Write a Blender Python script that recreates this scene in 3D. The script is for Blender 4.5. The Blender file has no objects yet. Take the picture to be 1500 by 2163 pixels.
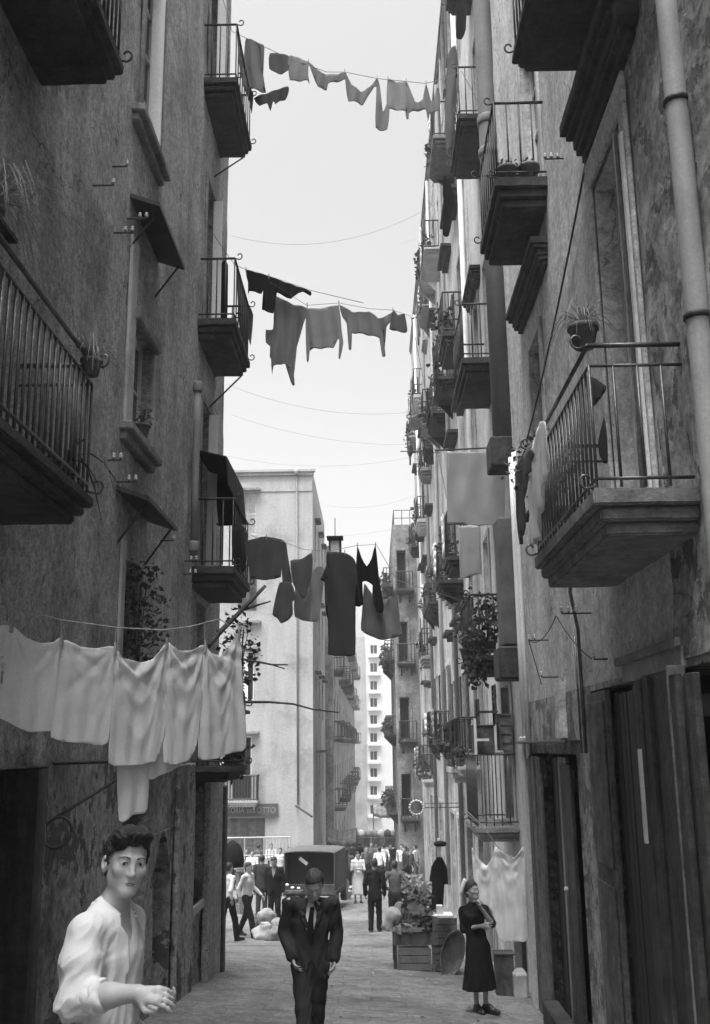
import bpy, bmesh, math, random
import numpy as np
from mathutils import Vector, Matrix, noise
random.seed(7)
SC = bpy.context.scene
COL = SC.collection

# ------------------------------------------------------------------ camera, sky, sun, exposure
F_PX, CX, CY = 2103.0, 750.0, 1081.5
def _n(v): return v / np.linalg.norm(v)
_d = _n(np.array([(788 - CX) / F_PX, -(1575 - CY) / F_PX, -1.0]))
_u = np.array([(639 - CX) / F_PX, -(-7900 - CY) / F_PX, -1.0]); _u = _n(_u - _d * np.dot(_d, _u))
_r = np.cross(_d, _u)
RM = np.array([_r, _d, _u])
cam_data = bpy.data.cameras.new("camera")
cam_data.sensor_fit = 'VERTICAL'; cam_data.sensor_height = 36.0
cam_data.lens = 36.0 * F_PX / 2163.0
cam_data.clip_start = 0.05; cam_data.clip_end = 2000.0
cam = bpy.data.objects.new("camera", cam_data); COL.objects.link(cam)
m4 = Matrix.Identity(4)
for i in range(3):
    for j in range(3): m4[i][j] = float(RM[i][j])
cam.matrix_world = m4
SC.camera = cam

SUN_EL, SUN_AZ = math.radians(72), math.radians(205)     # azimuth measured clockwise from +Y (down the street)
world = bpy.data.worlds.new("World"); SC.world = world; world.use_nodes = True
nt = world.node_tree; nt.nodes.clear()
out = nt.nodes.new('ShaderNodeOutputWorld'); bg = nt.nodes.new('ShaderNodeBackground')
sky = nt.nodes.new('ShaderNodeTexSky'); sky.sky_type = 'NISHITA'; sky.sun_disc = False
sky.sun_elevation = SUN_EL; sky.sun_rotation = SUN_AZ
sky.air_density = 1.0; sky.dust_density = 6.0; sky.ozone_density = 1.0
bw = nt.nodes.new('ShaderNodeRGBToBW')
nt.links.new(sky.outputs[0], bw.inputs[0]); nt.links.new(bw.outputs[0], bg.inputs['Color'])
bg.inputs['Strength'].default_value = 0.15
nt.links.new(bg.outputs[0], out.inputs[0])
sun_d = bpy.data.lights.new("sun", 'SUN'); sun_d.energy = 1.5; sun_d.angle = math.radians(35)
sun = bpy.data.objects.new("sun", sun_d); COL.objects.link(sun)
_sd = Vector((math.sin(SUN_AZ) * math.cos(SUN_EL), math.cos(SUN_AZ) * math.cos(SUN_EL), math.sin(SUN_EL)))
sun.rotation_euler = _sd.to_track_quat('Z', 'Y').to_euler()
SC.view_settings.view_transform = 'Standard'; SC.view_settings.look = 'None'
SC.view_settings.exposure = 1.55; SC.view_settings.gamma = 1.0; SC.view_settings.use_curve_mapping = False
SC.cycles.max_bounces = 6; SC.cycles.diffuse_bounces = 4; SC.cycles.transparent_max_bounces = 6

# ------------------------------------------------------------------ survey helpers: where a sight line meets a wall, a depth or the ground
XL, XR, XB = -2.55, 2.20, 2.28
def ray(px, py): return RM @ _n(np.array([(px - CX) / F_PX, -(py - CY) / F_PX, -1.0]))
def onX(px, py, X):
    v = ray(px, py); return Vector((v * (X / v[0])).tolist())
def P(px, py, Y):
    v = ray(px, py); return Vector((v * (Y / v[1])).tolist())
def LW(px, py): p = onX(px, py, XL); return p.y, p.z
def RW(px, py): p = onX(px, py, XR); return p.y, p.z
_gy = [-40, -4, 0, 3.8, 6.5, 9.3, 12, 15.5, 20, 26.5, 34, 60, 120, 300]
_gz = [.4, -.95, -1.45, -2.0, -2.38, -2.75, -3.03, -3.4, -3.88, -4.55, -5.0, -7.0, -11.5, -25]
def ground(x, y):
    return float(np.interp(y, _gy, _gz)) - .06 * max(-3, min(3, x)) * max(0, min(1, (24 - y) / 6))
def G(px, py):
    v = ray(px, py); y = 2.0
    while y < 200:
        q = v * (y / v[1])
        if q[2] <= ground(q[0], y): break
        y += .02
    return Vector(q.tolist())

# ------------------------------------------------------------------ materials: greys only, the photograph is black and white
MATS = {}
def mat(name, v, rough=.85, var=.22, scale=2.0, streak=0.0, fine=.10, bump=.25, bscale=60.0, spec=.3,
        patch=None, metal=0.0, trans=0.0, stain=0.0, mid=0.0, crack=0.0):
    """v base value; var broad mottling; streak vertical run-off dirt; patch=(value, threshold, scale) flaked plaster."""
    if name in MATS: return MATS[name]
    m = bpy.data.materials.new(name); m.use_nodes = True; t = m.node_tree; N = t.nodes; Lk = t.links
    b = N['Principled BSDF']; b.inputs['Roughness'].default_value = rough
    b.inputs['Specular IOR Level'].default_value = spec; b.inputs['Metallic'].default_value = metal
    co = N.new('ShaderNodeTexCoord')
    def noi(sc, det=6.0, mapping=None, rough_=.6):
        n = N.new('ShaderNodeTexNoise'); n.inputs['Scale'].default_value = sc; n.inputs['Detail'].default_value = det
        n.inputs['Roughness'].default_value = rough_
        if mapping:
            mp = N.new('ShaderNodeMapping'); mp.inputs['Scale'].default_value = mapping
            Lk.new(co.outputs['Object'], mp.inputs['Vector']); Lk.new(mp.outputs[0], n.inputs['Vector'])
        else: Lk.new(co.outputs['Object'], n.inputs['Vector'])
        return n.outputs['Fac']
    def rng(sock, a, bb, lo=.3, hi=.7):
        r = N.new('ShaderNodeMapRange'); r.inputs['From Min'].default_value = lo; r.inputs['From Max'].default_value = hi
        r.inputs['To Min'].default_value = a; r.inputs['To Max'].default_value = bb
        Lk.new(sock, r.inputs['Value']); return r.outputs[0]
    def mth(op, a, bb):
        k = N.new('ShaderNodeMath'); k.operation = op
        for i, s in enumerate((a, bb)):
            if isinstance(s, (int, float)): k.inputs[i].default_value = s
            else: Lk.new(s, k.inputs[i])
        return k.outputs[0]
    val = rng(noi(scale), v * (1 - var), v * (1 + var))
    if streak: val = mth('MULTIPLY', val, rng(noi(2.2, 5, (1, 1, .10)), 1 - streak, 1 + streak * .6))
    if stain: val = mth('MULTIPLY', val, rng(noi(.55, 7, None, .7), 1 - stain, 1.08, .38, .52))
    if mid: val = mth('MULTIPLY', val, rng(noi(11.0, 9, None, .78), 1 - mid, 1 + mid, .36, .64))
    if fine: val = mth('MULTIPLY', val, rng(noi(bscale * .8, 3), 1 - fine, 1 + fine))
    hgt = noi(bscale, 5)
    if crack:
        dn = N.new('ShaderNodeTexNoise'); dn.inputs['Scale'].default_value = 3.5; dn.inputs['Detail'].default_value = 6; Lk.new(co.outputs['Object'], dn.inputs['Vector'])
        vm = N.new('ShaderNodeVectorMath'); vm.operation = 'MULTIPLY_ADD'; vm.inputs[1].default_value = (.55, .55, .55); Lk.new(dn.outputs['Color'], vm.inputs[0]); Lk.new(co.outputs['Object'], vm.inputs[2])
        vo = N.new('ShaderNodeTexVoronoi'); vo.feature = 'DISTANCE_TO_EDGE'; vo.inputs['Scale'].default_value = .75; Lk.new(vm.outputs[0], vo.inputs['Vector'])
        cm = mth('MULTIPLY', rng(vo.outputs['Distance'], 1, 0, .003, .009), rng(noi(.9, 3), 0, 1, .50, .58))
        val = mth('MULTIPLY', val, rng(cm, 1, 1 - crack, 0, 1)); hgt = mth('SUBTRACT', hgt, cm)
    if patch:
        pv, th, ps = patch
        pn = noi(ps, 8, None, .68)
        mask = rng(pn, 0, 1, th - .012, th + .012)
        mx = N.new('ShaderNodeMix'); mx.data_type = 'FLOAT'
        Lk.new(mask, mx.inputs[0]); Lk.new(val, mx.inputs[2])
        Lk.new(rng(noi(ps * 5, 5), pv * .6, pv * 1.4), mx.inputs[3]); val = mx.outputs[0]
        hgt = mth('SUBTRACT', mth('MULTIPLY', hgt, .35), mth('MULTIPLY', mask, .9))
    cb = N.new('ShaderNodeCombineColor')
    for i in range(3): Lk.new(val, cb.inputs[i])
    Lk.new(cb.outputs[0], b.inputs['Base Color'])
    if bump:
        bp = N.new('ShaderNodeBump'); bp.inputs['Strength'].default_value = bump; bp.inputs['Distance'].default_value = .02
        Lk.new(hgt, bp.inputs['Height']); Lk.new(bp.outputs[0], b.inputs['Normal'])
    if trans:
        tr = N.new('ShaderNodeBsdfTranslucent'); Lk.new(cb.outputs[0], tr.inputs['Color'])
        ms = N.new('ShaderNodeMixShader'); ms.inputs[0].default_value = trans
        Lk.new(b.outputs[0], ms.inputs[1]); Lk.new(tr.outputs[0], ms.inputs[2])
        Lk.new(ms.outputs[0], N['Material Output'].inputs['Surface'])
    MATS[name] = m; return m
def glass_mat():
    if 'glass' in MATS: return MATS['glass']
    m = bpy.data.materials.new('window_glass'); m.use_nodes = True; b = m.node_tree.nodes['Principled BSDF']
    b.inputs['Base Color'].default_value = (.02, .02, .02, 1); b.inputs['Roughness'].default_value = .08
    b.inputs['Specular IOR Level'].default_value = .5; MATS['glass'] = m; return m

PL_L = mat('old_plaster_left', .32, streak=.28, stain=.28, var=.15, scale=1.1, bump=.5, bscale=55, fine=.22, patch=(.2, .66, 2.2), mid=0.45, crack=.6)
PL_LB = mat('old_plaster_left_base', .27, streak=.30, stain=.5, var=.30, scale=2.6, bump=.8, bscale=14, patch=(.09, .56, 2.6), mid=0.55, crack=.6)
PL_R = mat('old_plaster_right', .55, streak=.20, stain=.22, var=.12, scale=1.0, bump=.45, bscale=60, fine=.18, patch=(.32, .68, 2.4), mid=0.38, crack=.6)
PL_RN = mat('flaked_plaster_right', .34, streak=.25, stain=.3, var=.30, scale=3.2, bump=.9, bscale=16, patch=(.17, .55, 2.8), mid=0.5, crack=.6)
PL_B = mat('pale_plaster', .52, streak=.18, stain=.3, var=.14, scale=1.3, bump=.2, bscale=30, mid=0.2)
PL_C = mat('pale_worn_plaster', .44, streak=.25, stain=.5, var=.25, scale=1.6, bump=.3, bscale=20, mid=0.3)
PL_D = mat('dark_worn_plaster', .26, streak=.4, stain=.5, var=.3, scale=1.8, bump=.3, bscale=16, mid=0.35)
PL_W = mat('white_plaster', .37, streak=.16, stain=.25, var=.06, scale=.8, bump=.1, bscale=12, mid=0.1)
PL_F = mat('bright_white_plaster', .70, streak=.05, var=.05, scale=.5, bump=.05, bscale=8, mid=0.06)
STONE = mat('grey_stone', .22, var=.3, scale=3, stain=.35, bump=.4, bscale=45, mid=0.3)
STONE_D = mat('sooty_stone', .055, var=.35, scale=3, stain=.4, bump=.4, bscale=45, mid=0.4)
STONE_L = mat('pale_stone', .42, var=.2, scale=3, stain=.3, bump=.3, bscale=45)
IRON = mat('black_iron', .035, rough=.55, var=.4, scale=9, bump=.2, bscale=90, spec=.4)
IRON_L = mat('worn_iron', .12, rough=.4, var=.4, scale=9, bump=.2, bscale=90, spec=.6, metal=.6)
WOOD_D = mat('dark_wood', .068, rough=.7, var=.5, scale=5, streak=.75, mid=.3, bump=.5, bscale=50)
WOOD_M = mat('grey_wood', .13, rough=.75, var=.45, scale=5, streak=.7, mid=.3, bump=.5, bscale=50)
WOOD_L = mat('pale_wood', .34, rough=.75, var=.3, scale=5, streak=.4, bump=.4, bscale=50)
PAINT_W = mat('old_white_paint', .74, rough=.55, var=.15, scale=5, stain=.2, bump=.15, bscale=60)
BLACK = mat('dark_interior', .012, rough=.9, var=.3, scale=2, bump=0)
PIPE = mat('cement_pipe', .20, rough=.7, var=.15, scale=3, streak=.2, bump=.15, bscale=50)
PIPE_L = mat('pale_pipe', .40, rough=.6, var=.15, scale=3, streak=.25, bump=.15, bscale=50)
TERRA = mat('clay_pot', .14, rough=.85, var=.3, scale=8, bump=.3, bscale=50)
PORC = mat('porcelain', .50, rough=.25, var=.1, bump=0, spec=.5)
LEAF = mat('leaf_green', .07, rough=.6, var=.5, scale=9, bump=.1, trans=.15)
LEAF_P = mat('pale_leaf', .24, rough=.6, var=.4, scale=9, bump=.1, trans=.2)
ROPE = mat('rope', .30, rough=.9, var=.2, scale=20, bump=.3)
WIRE = mat('cable', .05, rough=.7, var=.2, bump=0)
def cloth_mat(name, v, tr=.35, var=.10): return mat(name, v, rough=.9, var=var, scale=3, fine=.07, bump=.12, bscale=130, spec=.1, trans=tr)
C_WHITE = cloth_mat('white_linen', .86); C_WHITE2 = cloth_mat('offwhite_linen', .84); C_GREY = cloth_mat('grey_cotton', .24, .3)
C_MID = cloth_mat('mid_cotton', .34, .35); C_DARK = cloth_mat('dark_wool', .045, .1); C_BLACK = cloth_mat('black_wool', .014, .05)
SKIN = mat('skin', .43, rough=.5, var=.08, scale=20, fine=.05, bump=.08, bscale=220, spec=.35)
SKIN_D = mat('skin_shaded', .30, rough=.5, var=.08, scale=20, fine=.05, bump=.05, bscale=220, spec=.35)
HAIR = mat('dark_hair', .022, rough=.45, var=.6, scale=60, bump=.6, bscale=160, spec=.5)
HAIR_G = mat('greying_hair', .05, rough=.55, var=.5, scale=40, bump=.5, bscale=90, spec=.4)
SHIRT = mat('white_shirt', .66, rough=.9, var=.05, scale=4, fine=.04, bump=.10, bscale=160, spec=.15)
SHIRT_G = mat('light_grey_shirt', .50, rough=.9, var=.1, scale=5, bump=.15, bscale=100, spec=.15)
SUIT = mat('dark_suit', .042, rough=1.0, var=.25, scale=6, fine=.2, bump=.3, bscale=160, spec=.04)
SUIT_G = mat('grey_suit', .11, rough=.9, var=.2, scale=6, bump=.25, bscale=160, spec=.2)
SUIT_B = mat('black_clothes', .013, rough=.9, var=.2, scale=6, bump=.2, bscale=120, spec=.15)
SHOE = mat('black_leather', .02, rough=.35, var=.3, bump=.1, spec=.5)
EYE_W = mat('eye_white', .36, rough=.2, var=.03, bump=0, spec=.5); EYE_D = mat('eye_dark', .01, rough=.15, var=.1, bump=0, spec=.5)
LIP = mat('lips', .20, rough=.45, var=.1, bump=0, spec=.4)

# ------------------------------------------------------------------ objects
OFF = {}
def link(o): COL.objects.link(o); return o
def put(o, parent):
    if parent is not None:
        o.parent = parent
        if parent.name in OFF: o.matrix_parent_inverse = Matrix.Translation(-OFF[parent.name])
    return o
def tag(o, label=None, cat=None, group=None, kind=None):
    if label: o['label'] = label
    if cat: o['category'] = cat
    if group: o['group'] = group
    if kind: o['kind'] = kind
    return o
def thing(name, label, cat, loc, group=None):
    o = bpy.data.objects.new(name, None); o.empty_display_size = .2; link(o)
    o.location = loc; OFF[o.name] = Vector(loc); return tag(o, label, cat, group)

class MB:
    def __init__(s): s.v = []; s.f = []
    def quad(s, *p):
        i = len(s.v); s.v += [tuple(q) for q in p]; s.f.append(tuple(range(i, i + len(p))))
    def box(s, x0, x1, y0, y1, z0, z1):
        x0, x1 = sorted((x0, x1)); y0, y1 = sorted((y0, y1)); z0, z1 = sorted((z0, z1))
        i = len(s.v)
        s.v += [(x, y, z) for x in (x0, x1) for y in (y0, y1) for z in (z0, z1)]
        s.f += [tuple(i + k for k in q) for q in ((0, 1, 3, 2), (4, 6, 7, 5), (0, 4, 5, 1), (2, 3, 7, 6), (0, 2, 6, 4), (1, 5, 7, 3))]
    def obox(s, c, ax, ay, az, hx, hy, hz):
        i = len(s.v); c = Vector(c)
        for a in (-1, 1):
            for b in (-1, 1):
                for d in (-1, 1): s.v.append(tuple(c + ax * (a * hx) + ay * (b * hy) + az * (d * hz)))
        s.f += [tuple(i + k for k in q) for q in ((0, 1, 3, 2), (4, 6, 7, 5), (0, 4, 5, 1), (2, 3, 7, 6), (0, 2, 6, 4), (1, 5, 7, 3))]
    def tube(s, pts, r, n=6, r1=None, cap=True):
        pts = [Vector(p) for p in pts]; k = len(pts); base = len(s.v)
        up = None
        for i, p in enumerate(pts):
            t = (pts[min(i + 1, k - 1)] - pts[max(i - 1, 0)]).normalized()
            if up is None or abs(up.dot(t)) > .95:
                up = Vector((0, 0, 1)) if abs(t.z) < .9 else Vector((1, 0, 0))
            a = t.cross(up).normalized(); b = a.cross(t).normalized(); up = b
            rr = r if r1 is None else r + (r1 - r) * i / max(1, k - 1)
            for j in range(n):
                q = 2 * math.pi * j / n
                s.v.append(tuple(p + a * (math.cos(q) * rr) + b * (math.sin(q) * rr)))
        for i in range(k - 1):
            for j in range(n):
                s.f.append((base + i * n + j, base + i * n + (j + 1) % n, base + (i + 1) * n + (j + 1) % n, base + (i + 1) * n + j))
        if cap:
            s.f.append(tuple(base + j for j in range(n))[::-1]); s.f.append(tuple(base + (k - 1) * n + j for j in range(n)))
    def lathe(s, c, prof, n=14, axis=None):
        c = Vector(c); base = len(s.v); k = len(prof)
        for r, z in prof:
            for j in range(n):
                q = 2 * math.pi * j / n; p = Vector((r * math.cos(q), r * math.sin(q), z))
                if axis is not None: p = axis @ p
                s.v.append(tuple(c + p))
        for i in range(k - 1):
            for j in range(n):
                s.f.append((base + i * n + j, base + i * n + (j + 1) % n, base + (i + 1) * n + (j + 1) % n, base + (i + 1) * n + j))
        s.f.append(tuple(base + j for j in range(n))[::-1]); s.f.append(tuple(base + (k - 1) * n + j for j in range(n)))
    def build(s, name, m, parent=None, smooth=False, bevel=0.0, seg=1, rough=0.0, cell=.16):
        me = bpy.data.meshes.new(name); me.from_pydata(s.v, [], s.f); me.materials.append(m)
        if bevel:
            bm = bmesh.new(); bm.from_mesh(me)
            bmesh.ops.bevel(bm, geom=bm.edges[:], offset=bevel, segments=seg, affect='EDGES', clamp_overlap=True)
            bm.to_mesh(me); bm.free()
        if rough:
            bm = bmesh.new(); bm.from_mesh(me)
            for _ in range(4):
                es = [e for e in bm.edges if e.calc_length() > cell]
                if not es: break
                bmesh.ops.subdivide_edges(bm, edges=es, cuts=1, use_grid_fill=True)
            for v in bm.verts:
                p = v.co * 6; q = v.co * 19
                v.co += Vector((noise.noise(p), noise.noise(p + Vector((9, 0, 0))), noise.noise(p + Vector((0, 9, 0))))) * rough + Vector((noise.noise(q), noise.noise(q + Vector((5, 0, 0))), noise.noise(q + Vector((0, 5, 0))))) * rough * .5
            bm.to_mesh(me); bm.free()
        if smooth: me.polygons.foreach_set('use_smooth', [True] * len(me.polygons))
        me.update()
        return put(link(bpy.data.objects.new(name, me)), parent)
def inst(src, parent, loc, name=None, rot=None, scale=None):
    o = bpy.data.objects.new(name or src.name.split('.')[0], src.data); link(o); o.parent = parent
    o.location = loc
    if parent.name in OFF: o.matrix_parent_inverse = Matrix.Translation(-OFF[parent.name])
    if rot: o.rotation_euler = rot
    if scale: o.scale = scale
    return o
def sag(a, b, s, n=14):
    a, b = Vector(a), Vector(b); r = []
    for i in range(n + 1):
        t = i / n; p = a.lerp(b, t); p.z -= s * 4 * t * (1 - t); r.append(p)
    return r
# ------------------------------------------------------------------ the ground
def build_ground():
    mb = MB(); ys = list(np.arange(-12, 24, .5)) + list(np.arange(24, 70, 2.)) + list(np.arange(70, 320, 12.))
    xs = [-60, -30, -14, -8, -5] + list(np.arange(-3.5, 3.6, .5)) + [5, 8, 14, 30, 60]
    idx = {}
    for i, x in enumerate(xs):
        for j, y in enumerate(ys):
            idx[i, j] = len(mb.v)
            z = ground(x, y) + .018 * noise.noise(Vector((x * .9, y * .9, 3))) + .008 * noise.noise(Vector((x * 3, y * 3, 9)))
            mb.v.append((x, y, z))
    for i in range(len(xs) - 1):
        for j in range(len(ys) - 1):
            mb.f.append((idx[i, j], idx[i + 1, j], idx[i + 1, j + 1], idx[i, j + 1]))
    m = mat('street_paving', .185, rough=.8, var=.30, scale=3.2, stain=.35, fine=.22, bump=.8, bscale=34, spec=.3, mid=.32)
    t = m.node_tree; N = t.nodes; Lk = t.links; b = N['Principled BSDF']      # worn slab joints across the street
    co = N.new('ShaderNodeTexCoord'); dn = N.new('ShaderNodeTexNoise'); dn.inputs['Scale'].default_value = 1.6; dn.inputs['Detail'].default_value = 5
    vm = N.new('ShaderNodeVectorMath'); vm.operation = 'MULTIPLY_ADD'; vm.inputs[1].default_value = (.16, .16, 0); Lk.new(co.outputs['Object'], dn.inputs['Vector']); Lk.new(dn.outputs['Color'], vm.inputs[0]); Lk.new(co.outputs['Object'], vm.inputs[2])
    br = N.new('ShaderNodeTexBrick'); br.inputs['Scale'].default_value = 1.0; br.inputs['Brick Width'].default_value = .85; br.inputs['Row Height'].default_value = .46; br.inputs['Mortar Size'].default_value = .014; br.inputs['Mortar Smooth'].default_value = .6
    br.inputs['Color1'].default_value = (1, 1, 1, 1); br.inputs['Color2'].default_value = (.82, .82, .82, 1); br.inputs['Mortar'].default_value = (.62, .62, .62, 1); Lk.new(vm.outputs[0], br.inputs['Vector'])
    mx = N.new('ShaderNodeMix'); mx.data_type = 'RGBA'; mx.blend_type = 'MULTIPLY'; mx.inputs[0].default_value = .75
    src = b.inputs['Base Color'].links[0].from_socket; Lk.new(src, mx.inputs[6]); Lk.new(br.outputs['Color'], mx.inputs[7]); Lk.new(mx.outputs[2], b.inputs['Base Color'])
    b2 = N.new('ShaderNodeBump'); b2.inputs['Strength'].default_value = .5; b2.inputs['Distance'].default_value = .015; b2.invert = True
    Lk.new(br.outputs['Fac'], b2.inputs['Height']); Lk.new(b.inputs['Normal'].links[0].from_socket, b2.inputs['Normal']); Lk.new(b2.outputs[0], b.inputs['Normal'])
    tag(mb.build('street', m, smooth=True), kind='structure')
build_ground()

# ------------------------------------------------------------------ walls, windows, balconies
class Face:
    """A vertical wall face: axis 'x' runs along the street, axis 'y' across it; d is the distance proud of the face."""
    def __init__(s, axis, pos, sgn): s.a, s.p, s.s = axis, pos, sgn
    def w(s, u, d, z):
        return Vector((s.p + s.s * d, u, z)) if s.a == 'x' else Vector((u, s.p + s.s * d, z))
    def box(s, mb, u0, u1, d0, d1, z0, z1):
        p, q = s.w(u0, d0, z0), s.w(u1, d1, z1); mb.box(p.x, q.x, p.y, q.y, p.z, q.z)
def wall(name, parent, m, fc, u0, u1, z0, z1, ops=(), rev=.28, step=.7, jit=.0, d0=0.0, ends=True):
    mb = MB(); us = {u0, u1}; zs = {z0, z1}
    for o in ops: us |= {o[0], o[1]}; zs |= {o[2], o[3]}
    def fill(s, a, b):
        k = max(1, int((b - a) / step))
        for i in range(1, k): s.add(a + (b - a) * i / k)
    if step: fill(us, u0, u1); fill(zs, z0, z1)
    us = sorted(u for u in us if u0 <= u <= u1); zs = sorted(z for z in zs if z0 <= z <= z1)
    ids = {}
    def vid(i, j):
        if (i, j) not in ids:
            u, z = us[i], zs[j]
            d = d0 + (jit * noise.noise(Vector((u * .8, z * .8, fc.p))) + jit * .45 * noise.noise(Vector((u * 2.7, z * 2.7, fc.p + 7))) if jit else 0)
            ids[i, j] = len(mb.v); mb.v.append(tuple(fc.w(u, d, z)))
        return ids[i, j]
    for i in range(len(us) - 1):
        for j in range(len(zs) - 1):
            uc, zc = (us[i] + us[i + 1]) / 2, (zs[j] + zs[j + 1]) / 2
            if any(o[0] < uc < o[1] and o[2] < zc < o[3] for o in ops): continue
            mb.f.append((vid(i, j), vid(i + 1, j), vid(i + 1, j + 1), vid(i, j + 1)))
    for a, b, c, d in ops:
        w = lambda u, dd, z: fc.w(u, dd, z)
        e = d0 + .012
        mb.quad(w(a, e, c), w(a, -rev, c), w(a, -rev, d), w(a, e, d)); mb.quad(w(b, e, c), w(b, e, d), w(b, -rev, d), w(b, -rev, c))
        mb.quad(w(a, e, d), w(a, -rev, d), w(b, -rev, d), w(b, e, d)); mb.quad(w(a, e, c), w(b, e, c), w(b, -rev, c), w(a, -rev, c))
    for u in (u0, u1) if ends else ():
        mb.quad(fc.w(u, d0, z0), fc.w(u, -rev - .3, z0), fc.w(u, -rev - .3, z1), fc.w(u, d0, z1))
    return mb.build(name, m, parent)
def body(parent, m, fc, u0, u1, z0, z1, depth=9.0, rev=.31):
    mb = MB(); fc.box(mb, u0 + .02, u1 - .02, -rev, -depth, z0, z1 - .01); return mb.build('rear_block', m, parent)

def window(fc, pr, u0, u1, z0, z1, d=-.14, kind='glass', fm=None, nz=3, surround=None, sw=.12, open_=0.0):
    """window > frame is the part itself, panes and shutters are its sub-parts."""
    fm = fm or PAINT_W; mb = MB(); w = .055
    fc.box(mb, u0, u0 + w, d - .03, d + .03, z0, z1); fc.box(mb, u1 - w, u1, d - .03, d + .03, z0, z1)
    fc.box(mb, u0 + w, u1 - w, d - .03, d + .03, z1 - w, z1); fc.box(mb, u0 + w, u1 - w, d - .03, d + .03, z0, z0 + w)
    uc = (u0 + u1) / 2
    if kind in ('glass', 'open'): fc.box(mb, uc - .03, uc + .03, d - .03, d + .035, z0 + w, z1 - w)
    win = mb.build('window', fm, pr)
    if surround:
        sb = MB()
        fc.box(sb, u0 - sw, u0, 0, .035, z0, z1 + sw); fc.box(sb, u1, u1 + sw, 0, .035, z0, z1 + sw); fc.box(sb, u0, u1, 0, .035, z1, z1 + sw)
        sb.build('surround', surround, win, bevel=.008)
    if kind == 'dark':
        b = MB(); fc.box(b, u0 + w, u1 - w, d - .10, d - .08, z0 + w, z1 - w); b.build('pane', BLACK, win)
    elif kind == 'glass':
        for a, b_ in ((u0 + w, uc - .03), (uc + .03, u1 - w)):
            for k in range(nz):
                za, zb = z0 + w + (z1 - z0 - 2 * w) * k / nz, z0 + w + (z1 - z0 - 2 * w) * (k + 1) / nz
                b = MB(); fc.box(b, a, b_, d - .012, d - .004, za + .012, zb - .012); b.build('pane', glass_mat(), win)
        b = MB()
        for k in range(1, nz):
            zc = z0 + w + (z1 - z0 - 2 * w) * k / nz
            fc.box(b, u0 + w, uc - .03, d - .02, d + .02, zc - .012, zc + .012); fc.box(b, uc + .03, u1 - w, d - .02, d + .02, zc - .012, zc + .012)
        if nz > 1: b.build('glazing_bar', fm, win)
    elif kind == 'shut':
        for a, b_ in ((u0 + w, uc), (uc, u1 - w)):
            b = MB(); g = .045
            fc.box(b, a + .006, a + g, d, d + .04, z0 + w, z1 - w); fc.box(b, b_ - g, b_ - .006, d, d + .04, z0 + w, z1 - w)
            for zc in (z0 + w, (z0 + z1) / 2, z1 - w - .07): fc.box(b, a + g, b_ - g, d, d + .04, zc, zc + .07)
            sh = MB(); z = z0 + w + .09
            fc.box(b, a + g, b_ - g, d - .01, d + .004, z0 + w, z1 - w)
            while z < z1 - w - .09:
                fc.box(b, a + g, b_ - g, d + .006, d + .03, z, z + .018); z += .055
            b.build('shutter', fm, win)
    elif kind == 'panel':
        n = 4
        for a, b_ in ((u0 + w, uc), (uc, u1 - w)):
            b = MB(); fc.box(b, a + .005, b_ - .005, d - .01, d + .02, z0 + w, z1 - w)
            for k in range(n):
                za, zb = z0 + w + (z1 - z0 - 2 * w) * k / n, z0 + w + (z1 - z0 - 2 * w) * (k + 1) / n
                fc.box(b, a + .07, b_ - .07, d + .022, d + .04, za + .07, zb - .07)
            b.build('shutter', fm, win)
    return win
def ledge(name, fc, pr, m, u0, u1, z, depth, th, under=True, bevel=.012):
    mb = MB(); fc.box(mb, u0, u1, -.02, depth, z - th, z)
    if under: fc.box(mb, u0 + .04, u1 - .04, -.02, depth * .55, z - th * 2.0, z - th - .001)
    return mb.build(name, m, pr, bevel=bevel, rough=.005)
def cornice(fc, pr, m, u0, u1, z0, steps, name='cornice'):
    mb = MB(); z = z0; d = .04
    for h, dd in steps:
        d += dd; fc.box(mb, u0 - d * .6, u1 + d * .6, -.02, d, z, z + h); z += h + .001
    return mb.build(name, m, pr, bevel=.01, rough=.004)
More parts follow.
